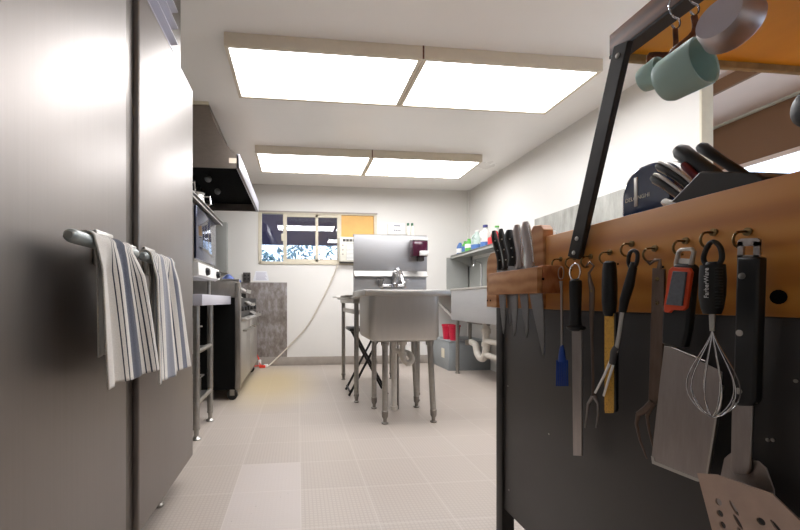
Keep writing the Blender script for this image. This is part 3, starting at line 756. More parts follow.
# grease trap box
t = thing('grease_trap', (2.14, 4.85, 0), 'grey painted metal grease trap box on the floor under the drainboard', 'grease trap')
obj('box_body', MB().box(1.865, RW - .01, 4.62, BACK - .02, .0, .355, .006), M['greybox'], t)
obj('lid', MB().box(1.86, RW - .01, 4.615, BACK - .02, .356, .37, .003), M['greybox'], t)
obj('sticker', MB().box(1.862, 1.8655, 4.76, 4.86, .14, .26), M['trimcream'], t)
for i, (x, y, s_) in enumerate(((1.96, 4.88, 1.0), (1.98, 4.72, .95))):
    b = thing('red_bucket', (x, y, .37), ('taller red plastic tub on grease trap, the one nearer the back wall', 'red plastic tub on grease trap, the one nearer the white drain pipe')[i], 'bucket', 'red tubs under the drainboard')
    obj('tub', MB().lathe([(.001, 0), (.06 * s_, 0), (.075 * s_, .17), (.082 * s_, .172), (.082 * s_, .19), (.07 * s_, .19), (.056 * s_, .01), (.001, .01)], (x, y, .37), cap=False), M['red'], b)
    obj('rim', MB().tube([(x + .08 * s_ * math.cos(a * PI / 12), y + .08 * s_ * math.sin(a * PI / 12), .56) for a in range(24)], .004, 6, closed=True), M['red'], b)

# right wall shelf and bottles
t = thing('bottle_shelf', (2.28, 4.6, 1.47), 'stainless wall shelf holding cleaning bottles above the dish sink', 'shelf')
obj('shelf_board', MB().box(2.13, RW - .002, 3.75, BACK - .04, 1.487, 1.50).box(2.13, 2.142, 3.75, BACK - .04, 1.462, 1.505), M['splashgrey'], t)
for y in (4.1, BACK - .1): obj('bracket', MB().prism([(RW - .003, y, 1.487), (2.14, y, 1.487), (2.14, y, 1.462), (RW - .003, y, 1.34)], (0, .012, 0)), M['splashgrey'], t)
def bottle(name, x, y, prof, mat, label, cat='bottle', cap=None, capm=None, lab=None, labm=None, handle=False):
    b = thing(name, (x, y, 1.50), label, cat, 'cleaning bottles on the right wall shelf')
    obj('body', MB().lathe(prof, (x, y, 1.50)), mat, b)
    if cap: obj('cap', MB().lathe(cap, (x, y, 1.50)), capm, b)
    if lab: obj('bottle_label', MB().lathe([(r + .0015, h) for r, h in lab], (x, y, 1.50)), labm, b)
    if handle: obj('handle', MB().tube(smooth([(x - .03, y - .03, 1.70), (x - .075, y - .04, 1.68), (x - .08, y - .04, 1.62), (x - .06, y - .03, 1.59)]), .009, 8), mat, b)
bp = lambda r, h, nr, nh: [(.001, 0), (r * .95, 0), (r, .01), (r, h * .7), (r * .8, h * .85), (nr, h), (nr, nh), (.001, nh)]
bottle('spray_bottle', 2.22, 5.10, bp(.045, .16, .02, .17), M['bluetext'], 'squat blue bottle at the far end of the right shelf', lab=[(.045, .03), (.045, .09)], labm=M['white'])
bottle('detergent_bottle', 2.23, 4.96, bp(.045, .15, .018, .17), M['greenclear'], 'green bottle beside the blue bottle on the shelf', lab=[(.045, .03), (.045, .10)], labm=M['bluetext'])
bottle('detergent_bottle', 2.22, 4.82, bp(.05, .16, .02, .18), M['greenclear'], 'green and white bottle in front of the clear jug on the shelf', lab=[(.05, .06), (.05, .11)], labm=M['white'])
bottle('clear_jug', 2.25, 4.66, bp(.07, .23, .022, .25), M['clearplastic'], 'large clear plastic jug in middle of the shelf bottles', 'jug', [(.026, .245), (.026, .265), (.001, .267)], M['white'], [(.07, .02), (.07, .08)], M['bluetext'], True)
bottle('bleach_jug', 2.22, 4.38, bp(.055, .23, .02, .25), M['white'], 'white jug with blue lower label and dark cap on the shelf', 'jug', [(.028, .245), (.028, .275), (.001, .277)], plain('navy_cap', '#2a2d6a', .4), [(.055, .01), (.055, .07)], M['bluetext'], True)
bottle('clear_bottle', 2.28, 4.22, bp(.05, .2, .02, .22), M['clearplastic'], 'small clear bottle behind the red container on the shelf', cap=[(.024, .215), (.024, .235), (.001, .236)], capm=M['greenclear'])
t = thing('red_container', (2.2, 4.12, 1.50), 'red container with handle at near end of the shelf bottles', 'container', 'cleaning bottles on the right wall shelf')
obj('body', MB().box(2.16, 2.24, 4.04, 4.22, 1.50, 1.60, .02, 3), plain('bright_red', '#d0242c', .4, noise=.1), t)
obj('handle', MB().tube(smooth([(2.2, 4.06, 1.595), (2.2, 4.08, 1.64), (2.2, 4.16, 1.65), (2.2, 4.2, 1.60)]), .010, 8), bpy.data.materials['bright_red'], t)

# grey splash panel along right wall
tag(obj('weathered_splash_panel', MB().box(RW - .012, RW - .0005, 2.13, 3.71, .9, 1.705), M['greypatina']), 'weathered grey sheet panel on the right wall behind the toaster', 'panel')
t = thing('wall_bench', (2.15, 2.9, 0), 'stainless bench against the right wall behind the wooden utensil board', 'bench')
obj('bench_top', MB().box(1.95, RW - .02, 2.15, 2.72, .90, .93, .004), M['steel'], t)
for x, y in ((1.99, 2.2), (1.99, 2.66), (2.36, 2.2), (2.36, 2.66)): obj('leg', MB().cyl((x, y, 0), (x, y, .9), .019), M['leg'], t)

def sp(ptsw, X, mb=None, ratio=1.0, seg=14):
    mb = mb or MB()
    if ratio >= .7: ratio = 1.0
    ps = [PX(u, v, X) for u, v, w_ in ptsw]; rs = [RAD(p, w_) for p, (u, v, w_) in zip(ps, ptsw)]
    return mb.tube(ps, rs, seg, flat=(1, 0, 0), ratio=ratio)
def plate(pts, X, th, mb=None, X2=None):
    mb = mb or MB()
    return mb.prism([PX(u, v, X) for u, v in pts], (th, 0, 0))
# ================================================================== UTENSIL COUNTER
PXN = .65
t = thing('utensil_counter', (1.0, .6, 0), 'charcoal counter cabinet with oiled wooden backboard carrying the hanging utensils', 'counter')
obj('side_panel', MB().box(PXN + .004, PXN + .03, -.25, 1.172, .207, .848, .002), M['panel'], t)
obj('corner_post', MB().box(PXN - .002, PXN + .04, 1.168, 1.206, 0, .848, .003), M['strap'], t)
obj('corner_post', MB().box(1.42, 1.46, 1.168, 1.206, 0, .848, .003), M['strap'], t)
obj('corner_post', MB().box(PXN - .002, PXN + .04, -.29, -.252, 0, .848, .003), M['strap'], t)
obj('corner_post', MB().box(1.42, 1.46, -.29, -.252, 0, .848, .003), M['strap'], t)
obj('end_panel', MB().box(PXN + .04, 1.42, 1.175, 1.2, .207, .848), M['panel'], t)
obj('far_side_panel', MB().box(1.43, 1.455, -.25, 1.168, .207, .848), M['panel'], t)
obj('worktop', MB().box(PXN + .03, 1.47, -.3, 1.21, .848, .885, .004), M['woodlight'], t)
bd = obj('backboard', MB().box(PXN, PXN + .028, -.3, .955, .848, 1.040, .002).box(PXN + .012, PXN + .028, .955, 1.262, .848, .955), M['wood'], t)
obj('knot_hole', MB().lathe([(.008, 0), (.010, .001), (.001, .0012)], PX(779, 297, PXN - .0002), (-1, 0, 0), 14), M['black'], bd)
for q in ((757, 262), (571, 270), (618, 264), (663, 267)): obj('screw_hole', MB().lathe([(.0022, 0), (.0022, .0006), (.001, .0007)], PX(q[0], q[1], PXN - .0002), (-1, 0, 0), 10), M['black'], bd)
for q in ((508, 386), (509, 490), (549, 434), (758, 378), (796, 381), (768, 440), (773, 440)):
    obj('screw_head', MB().lathe([(.0025, 0), (.0025, .001), (.001, .0013)], PX(q[0], q[1], PXN + .0035), (-1, 0, 0), 10), M['steel'], t)
obj('end_cleat', MB().prism([(PXN - .006, 1.195, .85), (PXN - .006, 1.262, .85), (PXN - .006, 1.262, .99), (PXN - .006, 1.255, 1.015), (PXN - .006, 1.235, 1.03), (PXN - .006, 1.21, 1.03), (PXN - .006, 1.195, 1.015)], (.016, 0, 0)), M['woodlight'], t, bevel=.002)
obj('tall_cleat', MB().prism([(PXN - .004, .958, .85), (PXN - .004, 1.012, .85), (PXN - .004, 1.012, 1.068), (PXN - .004, 1.0, 1.078), (PXN - .004, .97, 1.074), (PXN - .004, .958, 1.06)], (.03, 0, 0)), M['woodlight'], t, bevel=.002)
for y in (1.235, 1.255): obj('screw_head', MB().lathe([(.003, 0), (.003, .001), (.001, .0013)], (PXN - .006, y, .872), (-1, 0, 0), 10), M['black'], t)
# knife slot rack (protrudes)
kr = thing('knife_rack', (.62, 1.05, .89), 'pale wooden slotted knife rack screwed to the far end of the board', 'knife rack')
obj('front_strip', MB().box(.583, .597, .888, 1.133, .889, .954, .002), M['woodlight'], kr)
obj('end_block', MB().box(.597, PXN - .0005, .888, .908, .889, .958, .002), wood('end_grain_block', '#8a4a28', '#a9683c', '#bf8156', .5, (9, 9, 2), 7), kr)
obj('far_block', MB().box(.597, PXN - .0065, 1.113, 1.133, .889, .954, .002), M['woodlight'], kr)
for i in range(4): obj('divider', MB().box(.597, PXN + .0115, .955 + i * .04, .959 + i * .04, .892, .952), M['woodlight'], kr)
obj('screw_hole', MB().lathe([(.0035, 0), (.0035, .001), (.001, .0013)], PX(543, 279, .5955), (0, -1, 0), 10), M['black'], kr)

def knife(top, slot, tip, hw, wl, wr, hmat, label, steelh, X):
    k = thing('kitchen_knife', PX(slot[0], 268, X), label, 'knife', 'kitchen knives in the wooden rack')
    n = 9; P = []
    for i in range(n):
        f_ = i / (n - 1); u = slot[0] + (top[0] - slot[0]) * f_; v = slot[1] + (top[1] - slot[1]) * f_
        u += .9 * math.sin(f_ * 5.5)
        w_ = hw * 1.2 * (1, .9, .85, .88, .95, 1.0, 1.05, 1.0, .6)[i]
        P.append((u, v, w_))
    h = obj('handle', sp(P, X, ratio=.8), hmat, k)
    if steelh:
        obj('bright_edge', sp([(u + w_ * .75, v, w_ * .22) for u, v, w_ in P[1:]], X - .004), M['chrome'], h)
    else:
        for i in (2, 4, 6): obj('rivet', MB().cyl(PX(P[i][0], P[i][1], X - .0098), PX(P[i][0], P[i][1], X + .006), .0022, 8), M['steel'], h)
    pts = [(wl, slot[1] - 2)]
    m_ = 12
    for i in range(1, m_ + 1):
        f_ = i / m_; pts.append((wl + (tip[0] - wl) * f_ ** 1.15, slot[1] + (tip[1] - slot[1]) * f_))
    for i in range(m_ - 1, -1, -1):
        f_ = i / m_; pts.append((wr + (tip[0] + 1 - wr) * f_ + (1 - (2 * f_ - 1) ** 2) * 1.6, slot[1] + (tip[1] - slot[1]) * f_))
    pts.append((wr, slot[1] - 2))
    obj('blade', plate(pts, X - .0012, .0024), M['blade'], k)
knife((494.5, 231), (500, 270), (503, 334), 2.7, 496.5, 503.5, M['blackp'], 'black-handled knife farthest along the rack', False, .615)
knife((501.5, 229), (506, 270), (510, 325), 2.7, 503.5, 508.5, M['blackp'], 'second black-handled knife from the far end of the rack', False, .622)
knife((510, 230), (512, 266), (514, 336), 4.2, 508, 516.5, M['blackp'], 'black-handled knife beside the two steel-handled knives', False, .612)
knife((517.5, 225), (519.5, 268), (526.5, 338), 3.6, 516, 525, M['knifesteel'], 'steel-handled knife with shorter blade in the rack', True, .617)
knife((526, 222), (530, 268), (543, 357), 4.2, 525, 539, M['knifesteel'], 'largest steel-handled chef knife at the near end of the rack', True, .606)

# strap and overhead rack
SXP = .636
t = thing('overhead_rack', (.9, .45, 1.39), 'overhead plywood shelf on dark iron strap standing above the counter', 'rack')
sw = .0185
tp_, bt = (.725, 1.418), (.846, .962)
A0 = PX(620.5, 43, SXP); B0 = PX(572.5, 258, SXP)
dv = (B0 - A0).normalized(); nv = Vector((0, -dv.z, dv.y))
s_ = obj('strap', MB().prism([A0 - nv * sw, A0 + nv * sw, B0 + nv * sw, B0 - nv * sw], (.013, 0, 0)), M['strap'], t, bevel=.002)
for q in (B0 - dv * .012, B0 - dv * .045, A0 + dv * .022): obj('screw_head', MB().lathe([(.005, 0), (.005, .001), (.003, .003), (.001, .0032)], q + Vector((0, 0, 0)), (-1, 0, 0), 14), M['steel'], s_)
obj('side_board', MB().box(PXN, PXN + .02, -.4, .745, 1.384, 1.428, .002), M['strapwood'], t)
obj('iron_angle', MB().box(PXN, PXN + .032, -.4, .745, 1.378, 1.384).box(PXN + .02, PXN + .03, -.4, .745, 1.384, 1.43), M['strap'], t)
obj('plywood_shelf', MB().box(PXN + .03, 1.6, -.4, .735, 1.386, 1.404), M['ply'], t)
obj('edge_strip', MB().box(PXN + .03, 1.6, .735, .745, 1.372, 1.405, .001), M['plyedge'], t)
obj('far_strap', MB().prism([(1.45, .70, 1.386), (1.45, .735, 1.386), (1.45, .86, .885), (1.45, .825, .885)], (.013, 0, 0)), M['strap'], t)

# ================================================================== HANGING UTENSILS
HX = .632
def hook(u, v, label, tilt=0):
    p = PX(u, v, PXN)
    h = thing('brass_cup_hook', (PXN, p.y, p.z), label, 'hook', 'brass cup hooks along the wooden board')
    pts = [(PXN + .004, p.y, p.z + .012), (PXN - .010, p.y, p.z + .012)]
    for k in range(0, 9):
        a = PI / 2 + k * PI * 1.15 / 8
        pts.append((PXN - .012 - .0 + .012 * math.cos(a) , p.y - tilt * k * .0008, p.z + .0 + .012 * math.sin(a)))
    obj('hook_wire', MB().tube(pts, .0019, 8), M['brass'], h)
    obj('collar', MB().lathe([(.006, 0), (.006, .002), (.002, .003)], (PXN, p.y, p.z + .012), (-1, 0, 0), 12), M['brass'], h)
    return p
def ring(u, v, r, X, mb, wire=.0014, sq=1.0):
    c = PX(u, v, X)
    return mb.tube([(X, c.y + r * math.cos(a * PI / 10), c.z + r * sq * math.sin(a * PI / 10)) for a in range(20)], wire, 7, closed=True)
G = 'utensils hanging from hooks'
hks = [(561, 264, 'the blue basting brush'), (575, 263, 'the honing steel'), (591, 262, 'the two-tined carving fork'), (610, 258, 'the rasp grater'), (632, 250, 'the two-prong tongs handle'),
       (655, 255, 'the big brown fork'), (686, 248, 'the orange-trimmed scraper'), (714, 240, 'the balloon whisk'), (748, 240, 'the long black-handled turner')]
for u, v, nm in hks: hook(u, v, 'small curved brass hook holding ' + nm)

# 1 brush
X = .628
t = thing('basting_brush', PX(561, 268, X), 'blue silicone basting brush on thin steel rod, leftmost hanging utensil', 'brush')
m = sp([(561.5, 282, 1.3), (562, 350, 1.3)], X); ring(561, 273, .010, X, m, .0012, 1.5); sp([(561, 281, 2.2), (561.5, 290, 1.2)], X, m)
obj('rod', m, M['utsteel'], t)
obj('brush_head', sp([(562, 345, 2), (562, 350, 4), (562, 358, 5.5), (562, 362, 5.8)], X, ratio=.5), M['blue'], t)
g = MB()
for i in range(7):
    u = 557 + i * 1.7; sp([(u, 360, .9), (u + (i - 3) * .15, 386, .8)], X, g, seg=6)
obj('bristles', g, M['blue'], t)
# 2 honing steel
X = .625
t = thing('honing_steel', PX(575, 268, X), 'long flat honing steel with black handle and round guard', 'honing steel')
m = MB(); ring(575, 272, .0165, X, m, .0018, 1.15)
obj('ring', m, M['chrome'], t)
obj('handle', sp([(575.5, 279, 3), (575.5, 281, 6.5), (575.5, 285, 6.8), (575.5, 300, 6.3), (575.5, 318, 5.8), (575.5, 325, 6.6)], X, ratio=.8), M['blackr'], t)
obj('guard', sp([(576, 325, 6), (576, 327, 10.5), (576, 329, 9.5), (576, 331, 6)], X, ratio=.8), M['blackp'], t)
obj('blade', plate([(571.5, 330), (581, 330), (581.5, 456), (573, 455.5)], X - .002, .004), M['utsteel'], t, bevel=.001)
# 3 carving fork
X = .63
t = thing('carving_fork', PX(591, 266, X), 'brown steel carving fork with two long tines beside the honing steel', 'fork')
obj('handle', sp([(586, 266, 1.2), (590, 262, 1.5), (594, 266, 1.5), (589, 273, 1.8), (590, 281, 3), (592, 289, 4), (592, 300, 4), (591.5, 318, 3.2), (592, 340, 2), (593, 380, 1.8), (593.5, 398, 2.8)], X, ratio=.5), M['brownsteel'], t)
obj('tine', sp([(593, 396, 2.2), (588, 404, 1.5), (587, 415, 1.2), (585, 428, .7)], X), M['utsteel'], t)
obj('tine', sp([(594, 396, 2.2), (598, 404, 1.4), (598, 415, 1.2), (596, 428, .7)], X), M['utsteel'], t)
obj('rivet', MB().lathe([(.003, 0), (.003, .001), (.001, .0014)], PX(591.5, 291, X - .0042), (-1, 0, 0), 12), M['brass'], t)
# 4 grater
X = .622
t = thing('rasp_grater', PX(610, 262, X), 'gold-coloured rasp grater with black handle hanging', 'grater')
obj('handle', sp([(609.5, 261, 4), (609.5, 263, 6.5), (609.5, 270, 7.5), (609.5, 285, 8), (609.5, 302, 8), (609.5, 312, 6.8), (609.5, 316, 5)], X, ratio=.75, seg=18), M['blackr'], t)
def rasp():
    k = NT('rasp_teeth'); b = k.b; b.inputs['Metallic'].default_value = .7; b.inputs['Roughness'].default_value = .4
    v = k.n('ShaderNodeTexVoronoi'); v.inputs['Scale'].default_value = 480; k.l(k.coord(), v.inputs['Vector'])
    k.l(k.ramp(v.outputs['Distance'], [(.2, '#3a2b12'), (.4, '#c99a3e')]), b.inputs['Base Color']); k.bump(v.outputs['Distance'], .5, .002)
    return k.m
obj('grating_plate', plate([(604.5, 313), (614, 313), (614, 410), (613, 413), (605, 413), (604.5, 410)], X, .0015), rasp(), t)
obj('plate_edge', plate([(614, 313), (615.8, 313), (615.8, 409), (614, 412)], X, .006), M['blackp'], t)
# 5 prong tongs
X = .618
t = thing('small_tongs', PX(632, 252, X), 'tilted black-handled small tongs with two pale prongs crossing the grater', 'tongs')
p0 = PX(631, 251, X)
obj('handle', sp([(634, 262, 3.2), (633, 268, 4.5), (629, 285, 5.6), (624.5, 300, 5.2), (622.5, 312, 4)], X, ratio=.7), M['blackp'], t)
m = MB(); lp = smooth([PX(632, 270, X), PX(628.5, 262, X), PX(630, 253, X), PX(634, 250.5, X), PX(637.5, 254, X), PX(636.5, 263, X), PX(633, 270, X)])
m.tube(lp, RAD(PX(630, 260, X), 2.3), 10)
obj('loop', m, M['blackp'], t)
obj('shaft', sp([(622.5, 310, 3), (619, 335, 3), (616, 352, 3)], X, ratio=.4), M['steel'], t)
obj('joint', sp([(616.5, 347, 4), (614, 352, 4.8), (612, 364, 4)], X, ratio=.6), plain('grey_nylon', '#4b4a4b', .5), t)
obj('prong', sp([(610, 362, 1.8), (604, 376, 1.6), (595, 393, 1.4)], X, ratio=.6), M['white'], t)
obj('prong', sp([(614, 362, 1.8), (609, 378, 1.6), (603.5, 396, 1.4)], X, ratio=.6), M['white'], t)
# 6 big fork
X = .63
t = thing('pot_fork', PX(655, 258, X), 'long brown flat-handled pot fork with outward bent tines', 'fork')
obj('handle', plate([(652, 268), (664, 269), (663.5, 330), (660, 395), (655, 405), (648, 405), (650, 340)], X - .002, .004), M['brownsteel'], t, bevel=.001)
obj('hanging_tip', sp([(647, 261, 1.5), (650, 264, 2), (655, 260, 2.2), (660, 260, 2.2), (659, 270, 4)], X, ratio=.5), M['brownsteel'], t)
obj('tine', sp([(652, 402, 4), (645, 410, 4.5), (638, 414, 3.2), (636.5, 424, 2.5), (640, 440, 2), (647, 459, 1)], X - .004, ratio=.5), M['brownsteel'], t)
obj('tine', sp([(656, 398, 4), (650, 408, 3.5), (647, 416, 2.6), (649, 430, 2), (655, 455, 1)], X + .006, ratio=.5), M['brownsteel'], t)
for v in (279, 303): obj('rivet', MB().lathe([(.0035, 0), (.0035, .001), (.001, .0014)], PX(657.5, v, X - .002), (-1, 0, 0), 12), M['brass'], t)
# 7 scraper
X = .618
t = thing('dough_scraper', PX(682, 252, X), 'wide steel grill scraper with grey and orange grip hanging', 'scraper')
m = MB()
lp = [PX(676, 264, X), PX(679, 252, X), PX(681.5, 249.5, X), PX(692, 249, X), PX(694, 252, X), PX(691, 265, X)]
m.tube(lp, .0035, 8)
m.prism([PX(675, 258, X), PX(692, 259, X), PX(690, 268, X), PX(673, 266, X)], (.007, 0, 0))
obj('hanging_loop', m, M['steel'], t, bevel=.001)
grp = obj('grip', plate([(673, 265), (676, 263.5), (690, 264), (693, 268), (687, 330), (683, 348), (661, 344), (661.5, 320), (666, 285)], X - .004, .014), M['blackr'], t, bevel=.0035)
obj('orange_band', plate([(671.5, 267), (689, 268), (691.5, 272), (686, 308), (683, 310.5), (672, 310), (669, 313), (664, 312), (663.5, 306), (668.5, 270)], X - .008, .005), M['orange'], grp, bevel=.001)
obj('grey_pad', plate([(672.5, 271), (686, 272), (681.5, 306), (665.5, 304.5)], X - .0105, .004), M['greyrub'], grp, bevel=.001)
obj('blade', plate([(664, 346), (672, 347), (722, 372), (721, 386), (706, 481), (697, 480), (652.5, 462), (651.5, 456), (660, 380)], X + .004, .002), M['utsteel'], t, bevel=.0005)
obj('blade_shoulder', MB().tube([PX(672, 347, X + .002), PX(706, 361, X + .003)], .0013, 8), M['chrome'], t)
obj('blade_edge', plate([(651, 456), (653.5, 457), (654, 461), (699, 479), (705, 478), (720, 385), (722, 386), (706.5, 482), (697, 481.5), (652, 463.5)], X + .0025, .0045), M['steel'], t)
# 8 whisk
X = .587
t = thing('balloon_whisk', PX(713, 242, X), 'balloon whisk with black ribbed handle hanging in front of scraper', 'whisk')
hd = MB()
prof = [(713, 242, 4), (713, 246, 7), (713, 254, 9.2), (712.5, 265, 11.3), (712.5, 280, 12.2), (712, 295, 12), (712, 308, 10), (712, 314, 8)]
sp([(u, v, w_ * 1.18) for u, v, w_ in prof[3:]], X, hd, ratio=.7, seg=20)
h = obj('handle', hd, M['blackr'], t)
m = MB(); lp = smooth([PX(707, 266, X), PX(703.5, 258, X), PX(708, 246, X), PX(713.5, 241.5, X), PX(720, 247, X), PX(722, 258, X), PX(718, 266, X)])
m.tube(lp, RAD(PX(713, 250, X), 3.6), 10, ratio=.8); sp([(713, 262, 7), (713, 270, 10)], X, m, ratio=.7)
obj('hanging_loop', m, M['blackr'], h)
rb = MB()
for i in range(14):
    v = 268 + i * 3.0; c = PX(720.2, v, X); r = RAD(c, 4.0)
    rb.tube([PX(715, v, X - .010), PX(719, v, X - .0098), PX(723, v + .2, X - .004)], .0009, 6)
obj('grip_ribs', rb, M['blackp'], h)
c = PX(706.5, 283, X - .0172)
ft = text('lettering', 'FarberWare', .0085, plain('pale_print', '#c9c9c9', .6), h, c, (PI / 2, 0, -PI / 2))
ft.rotation_euler = (Matrix.Rotation(-PI / 2, 3, 'Z') @ Matrix.Rotation(PI / 2, 3, 'X') @ Matrix.Rotation(PI / 2, 3, 'Z')).to_euler()
obj('ferrule', sp([(712.3, 313, 3.6), (712.3, 331, 2.8)], X), M['steel'], t)
cx = PX(712.3, 330, X); cb_ = PX(712.3, 418, X)
for k in range(5):
    ang = k * PI / 5 + .3; pts = []
    Rm = .030
    for i in range(33):
        f_ = i / 32; s2 = f_ * 2 if f_ <= .5 else (1 - f_) * 2
        side = 1 if f_ <= .5 else -1
        prof_r = Rm * (math.sin(min(1, s2) ** 1.5 * PI * .985) ** .8 if s2 > 0 else 0)
        z = cx.z + (cb_.z - cx.z) * (s2 ** .92)
        if s2 >= .985: prof_r = .0
        pts.append((X + side * prof_r * math.cos(ang) * .8, cx.y + side * prof_r * math.sin(ang), z))
    obj('wire', MB().tube(pts, .0009, 6), M['chrome'], t)
# 9 long turner
X = .622
t = thing('long_turner', PX(748, 240, X), 'long steel turner with riveted black handle, rightmost hanging utensil', 'turner')
m = MB()
for q_ in (((737, 262), (737.5, 242), (743, 241), (743, 262)), ((753, 262), (753.5, 241), (759.5, 242), (759.5, 262)), ((737.5, 246), (738, 240.5), (741, 238.5), (757, 238), (759.5, 240), (759.5, 246)), ((737, 262), (737, 255), (759, 255), (759, 262))):
    m.prism([PX(u, v, X) for u, v in q_], (.003, 0, 0))
obj('hanging_tab', m, M['utsteel'], t)
h = obj('handle', plate([(736, 257), (758.5, 257), (754, 400), (750, 406), (736, 406), (732, 400)], X - .006, .015), M['blackp'], t, bevel=.003)
for u, v in ((742, 276), (739.5, 333), (738.5, 391)): obj('rivet', MB().lathe([(.0045, 0), (.0045, .0006), (.001, .001)], PX(u, v, X - .006), (-1, 0, 0), 14), M['steel'], h)
obj('tang', plate([(758.5, 256), (760.5, 256), (756, 404), (754, 402)], X, .003), M['utsteel'], h)
obj('shank', plate([(731.5, 400), (752, 400), (750, 470), (746, 475), (734, 475), (730, 470)], X - .001, .004), M['utsteel'], t, bevel=.0015)
obj('blade', plate([(717, 492), (713, 505), (775, 522), (774, 490), (766, 468), (758, 461), (750, 459), (730, 453), (724, 458)], X + .004, .002), M['utsteel'], t, bevel=.0006)

# 10 perforated peel leaning below
X = .594
outer = [(697, 473), (716, 474.5), (772, 494), (800, 521), (830, 560), (760, 640), (726, 600), (712, 530)]
bmh = MB(); bmh.prism([PX(u, v, X) for u, v in outer], (.0025, 0, 0))
bmesh.ops.recalc_face_normals(bmh.bm, faces=bmh.bm.faces[:])
cut = MB()
def hole(u, v, r, rz, ang=0):
    c = PX(u, v, X)
    pts = []
    for k in range(16):
        a = 2 * PI * k / 16; yy = r * math.cos(a); zz = rz * math.sin(a)
        pts.append((X - .01, c.y + yy * math.cos(ang) - zz * math.sin(ang), c.z + yy * math.sin(ang) + zz * math.cos(ang)))
    cut.prism(pts, (.03, 0, 0))
for (u, v) in ((718.5, 502), (720, 513.5), (722.5, 525), (725, 538), (728, 552)): hole(u, v, .0042, .0047)
for (u, v) in ((734, 508), (738, 522), (742, 535), (747, 550)): hole(u, v, .0095, .0026, .95)
for (u, v) in ((761, 521.5), (764, 536), (768, 552)): hole(u, v, .0048, .0045)
for (u, v) in ((777, 528), (782, 543)): hole(u, v, .0095, .0028, .8)
bmesh.ops.recalc_face_normals(cut.bm, faces=cut.bm.faces[:])
cme = bpy.data.meshes.new('c'); cut.bm.to_mesh(cme); co = bpy.data.objects.new('c', cme); C.objects.link(co)
bme = bpy.data.meshes.new('b'); bmh.bm.to_mesh(bme); bo = bpy.data.objects.new('b', bme); C.objects.link(bo)
md = bo.modifiers.new('x', 'BOOLEAN'); md.operation = 'DIFFERENCE'; md.object = co; md.solver = 'EXACT'
bpy.context.view_layer.update()
res = bpy.data.meshes.new_from_object(bo.evaluated_get(bpy.context.evaluated_depsgraph_get()))
bpy.data.objects.remove(bo); bpy.data.objects.remove(co)
m = MB(); m.bm.from_mesh(res)
t = thing('slotted_peel', (X, .45, 0), 'copper-toned slotted turner head with round holes at bottom right corner', 'turner')
obj('slotted_blade', m, M['crosst'], t)
e1 = PX(745, 600, X)
obj('handle', MB().tube([(X + .004, e1.y + .02, e1.z + .05), (X - .03, e1.y - .0, .004)], .011, 14), M['blackp'], t)

# ================================================================== KNIFE BLOCK AND TOASTER
wt = .885
t = thing('toaster', (.86, .84, wt), 'glossy navy rounded toaster behind the wooden board', 'toaster')
bx0, bx1, by0, by1, bz0, bz1 = .79, .895, .74, .868, wt + .01, 1.182
m = MB()
pr = []
for k in range(9): a = PI / 2 * k / 8; pr.append((by1 - .055 + .055 * math.sin(a), bz1 - .07 + .07 * math.cos(a)))
pf = [(by1, bz0)] + pr[::-1] + [(by0 + .055 - .055 * math.sin(PI / 2 * k / 8), bz1 - .07 + .07 * math.cos(PI / 2 * k / 8)) for k in range(9)] + [(by0, bz0)]
m.prism([(bx0, y, z) for y, z in pf], (bx1 - bx0, 0, 0))
obj('shell', m, M['navy'], t, bevel=.006)
m = MB(); 
st = [(y + (.0015 if y > .80 else -.0015), z + .0015) for y, z in pf]
obj('chrome_band', MB().prism([(bx0 + .03, y, z) for y, z in st], (.018, 0, 0)), M['steel'], t)
obj('front_stripe', MB().box(bx0 - .0015, bx0 + .002, .822, .831, 1.092, 1.160, .001), M['steel'], t)
obj('base', MB().box(bx0 - .004, bx1 + .004, by0 - .004, by1 + .004, wt, bz0 + .012, .004), M['blackp'], t)
obj('slot', MB().box(bx0 + .055, bx1 - .012, .775, .79, bz1 - .004, bz1 + .0015).box(bx0 + .055, bx1 - .012, .81, .825, bz1 - .004, bz1 + .0015), M['steel'], t)
obj('push_lever', MB().box(bx0 - .02, bx0, .79, .82, 1.02, 1.035, .003), M['blackp'], t)
tx = text('lettering', 'DELONGHI', .013, M['steel'], t, PX(637, 198, bx0 - .001), (PI / 2, 0, -PI / 2))

t = thing('knife_block', (.8, .6, wt), 'slanted black knife block full of knife handles behind the wooden board', 'knife block')
KX0, KX1 = .71, .82
yb = lambda u, v: PX(u, v, .735)
q = [yb(683, 205), yb(712, 172), yb(745, 172), yb(768, 172.5), yb(778, 178)]
poly = [(q[0].y + .01, wt), (q[0].y + .01, q[0].z), (q[1].y, q[1].z), (q[3].y, q[3].z), (q[4].y, q[4].z), (q[4].y, wt)]
obj('block', MB().prism([(KX0, y, z) for y, z in poly], (KX1 - KX0, 0, 0)), plain('black_stained_block', '#1c1b1b', .4, noise=.1), t, bevel=.003)
# handles slanting up and away
def bh(pts, X, mat, label, ratio=.8, edge=False):
    pts = [(u, v, w_ * 1.3) for u, v, w_ in pts]
    k = thing('block_knife', PX(pts[0][0], pts[0][1], X), label, 'knife', 'knives in the slanted block')
    o = obj('handle', sp(pts, X, ratio=ratio), mat, k)
    if edge:
        sp_ = [(u - 0.2, v - w_ * .55, w_ * .28) for u, v, w_ in pts]
        obj('steel_spine', sp([(u + w_ * .25, v - w_ * .72, w_ * .42) for u, v, w_ in pts], X - .003), M['steel'], o)
        obj('steel_spine', sp([(u - w_ * .35, v + w_ * .62, w_ * .36) for u, v, w_ in pts], X - .002), M['brass2'], o)
M['brass2'] = plain('warm_steel', '#a3937c', .3, metal=1)
bh([(700, 146, 4), (703, 148, 5.5), (712, 154, 5), (724, 162, 4.5), (738, 171, 5), (745, 176, 5)], .80, M['blackp'], 'upper black-handled block knife farthest from the board')
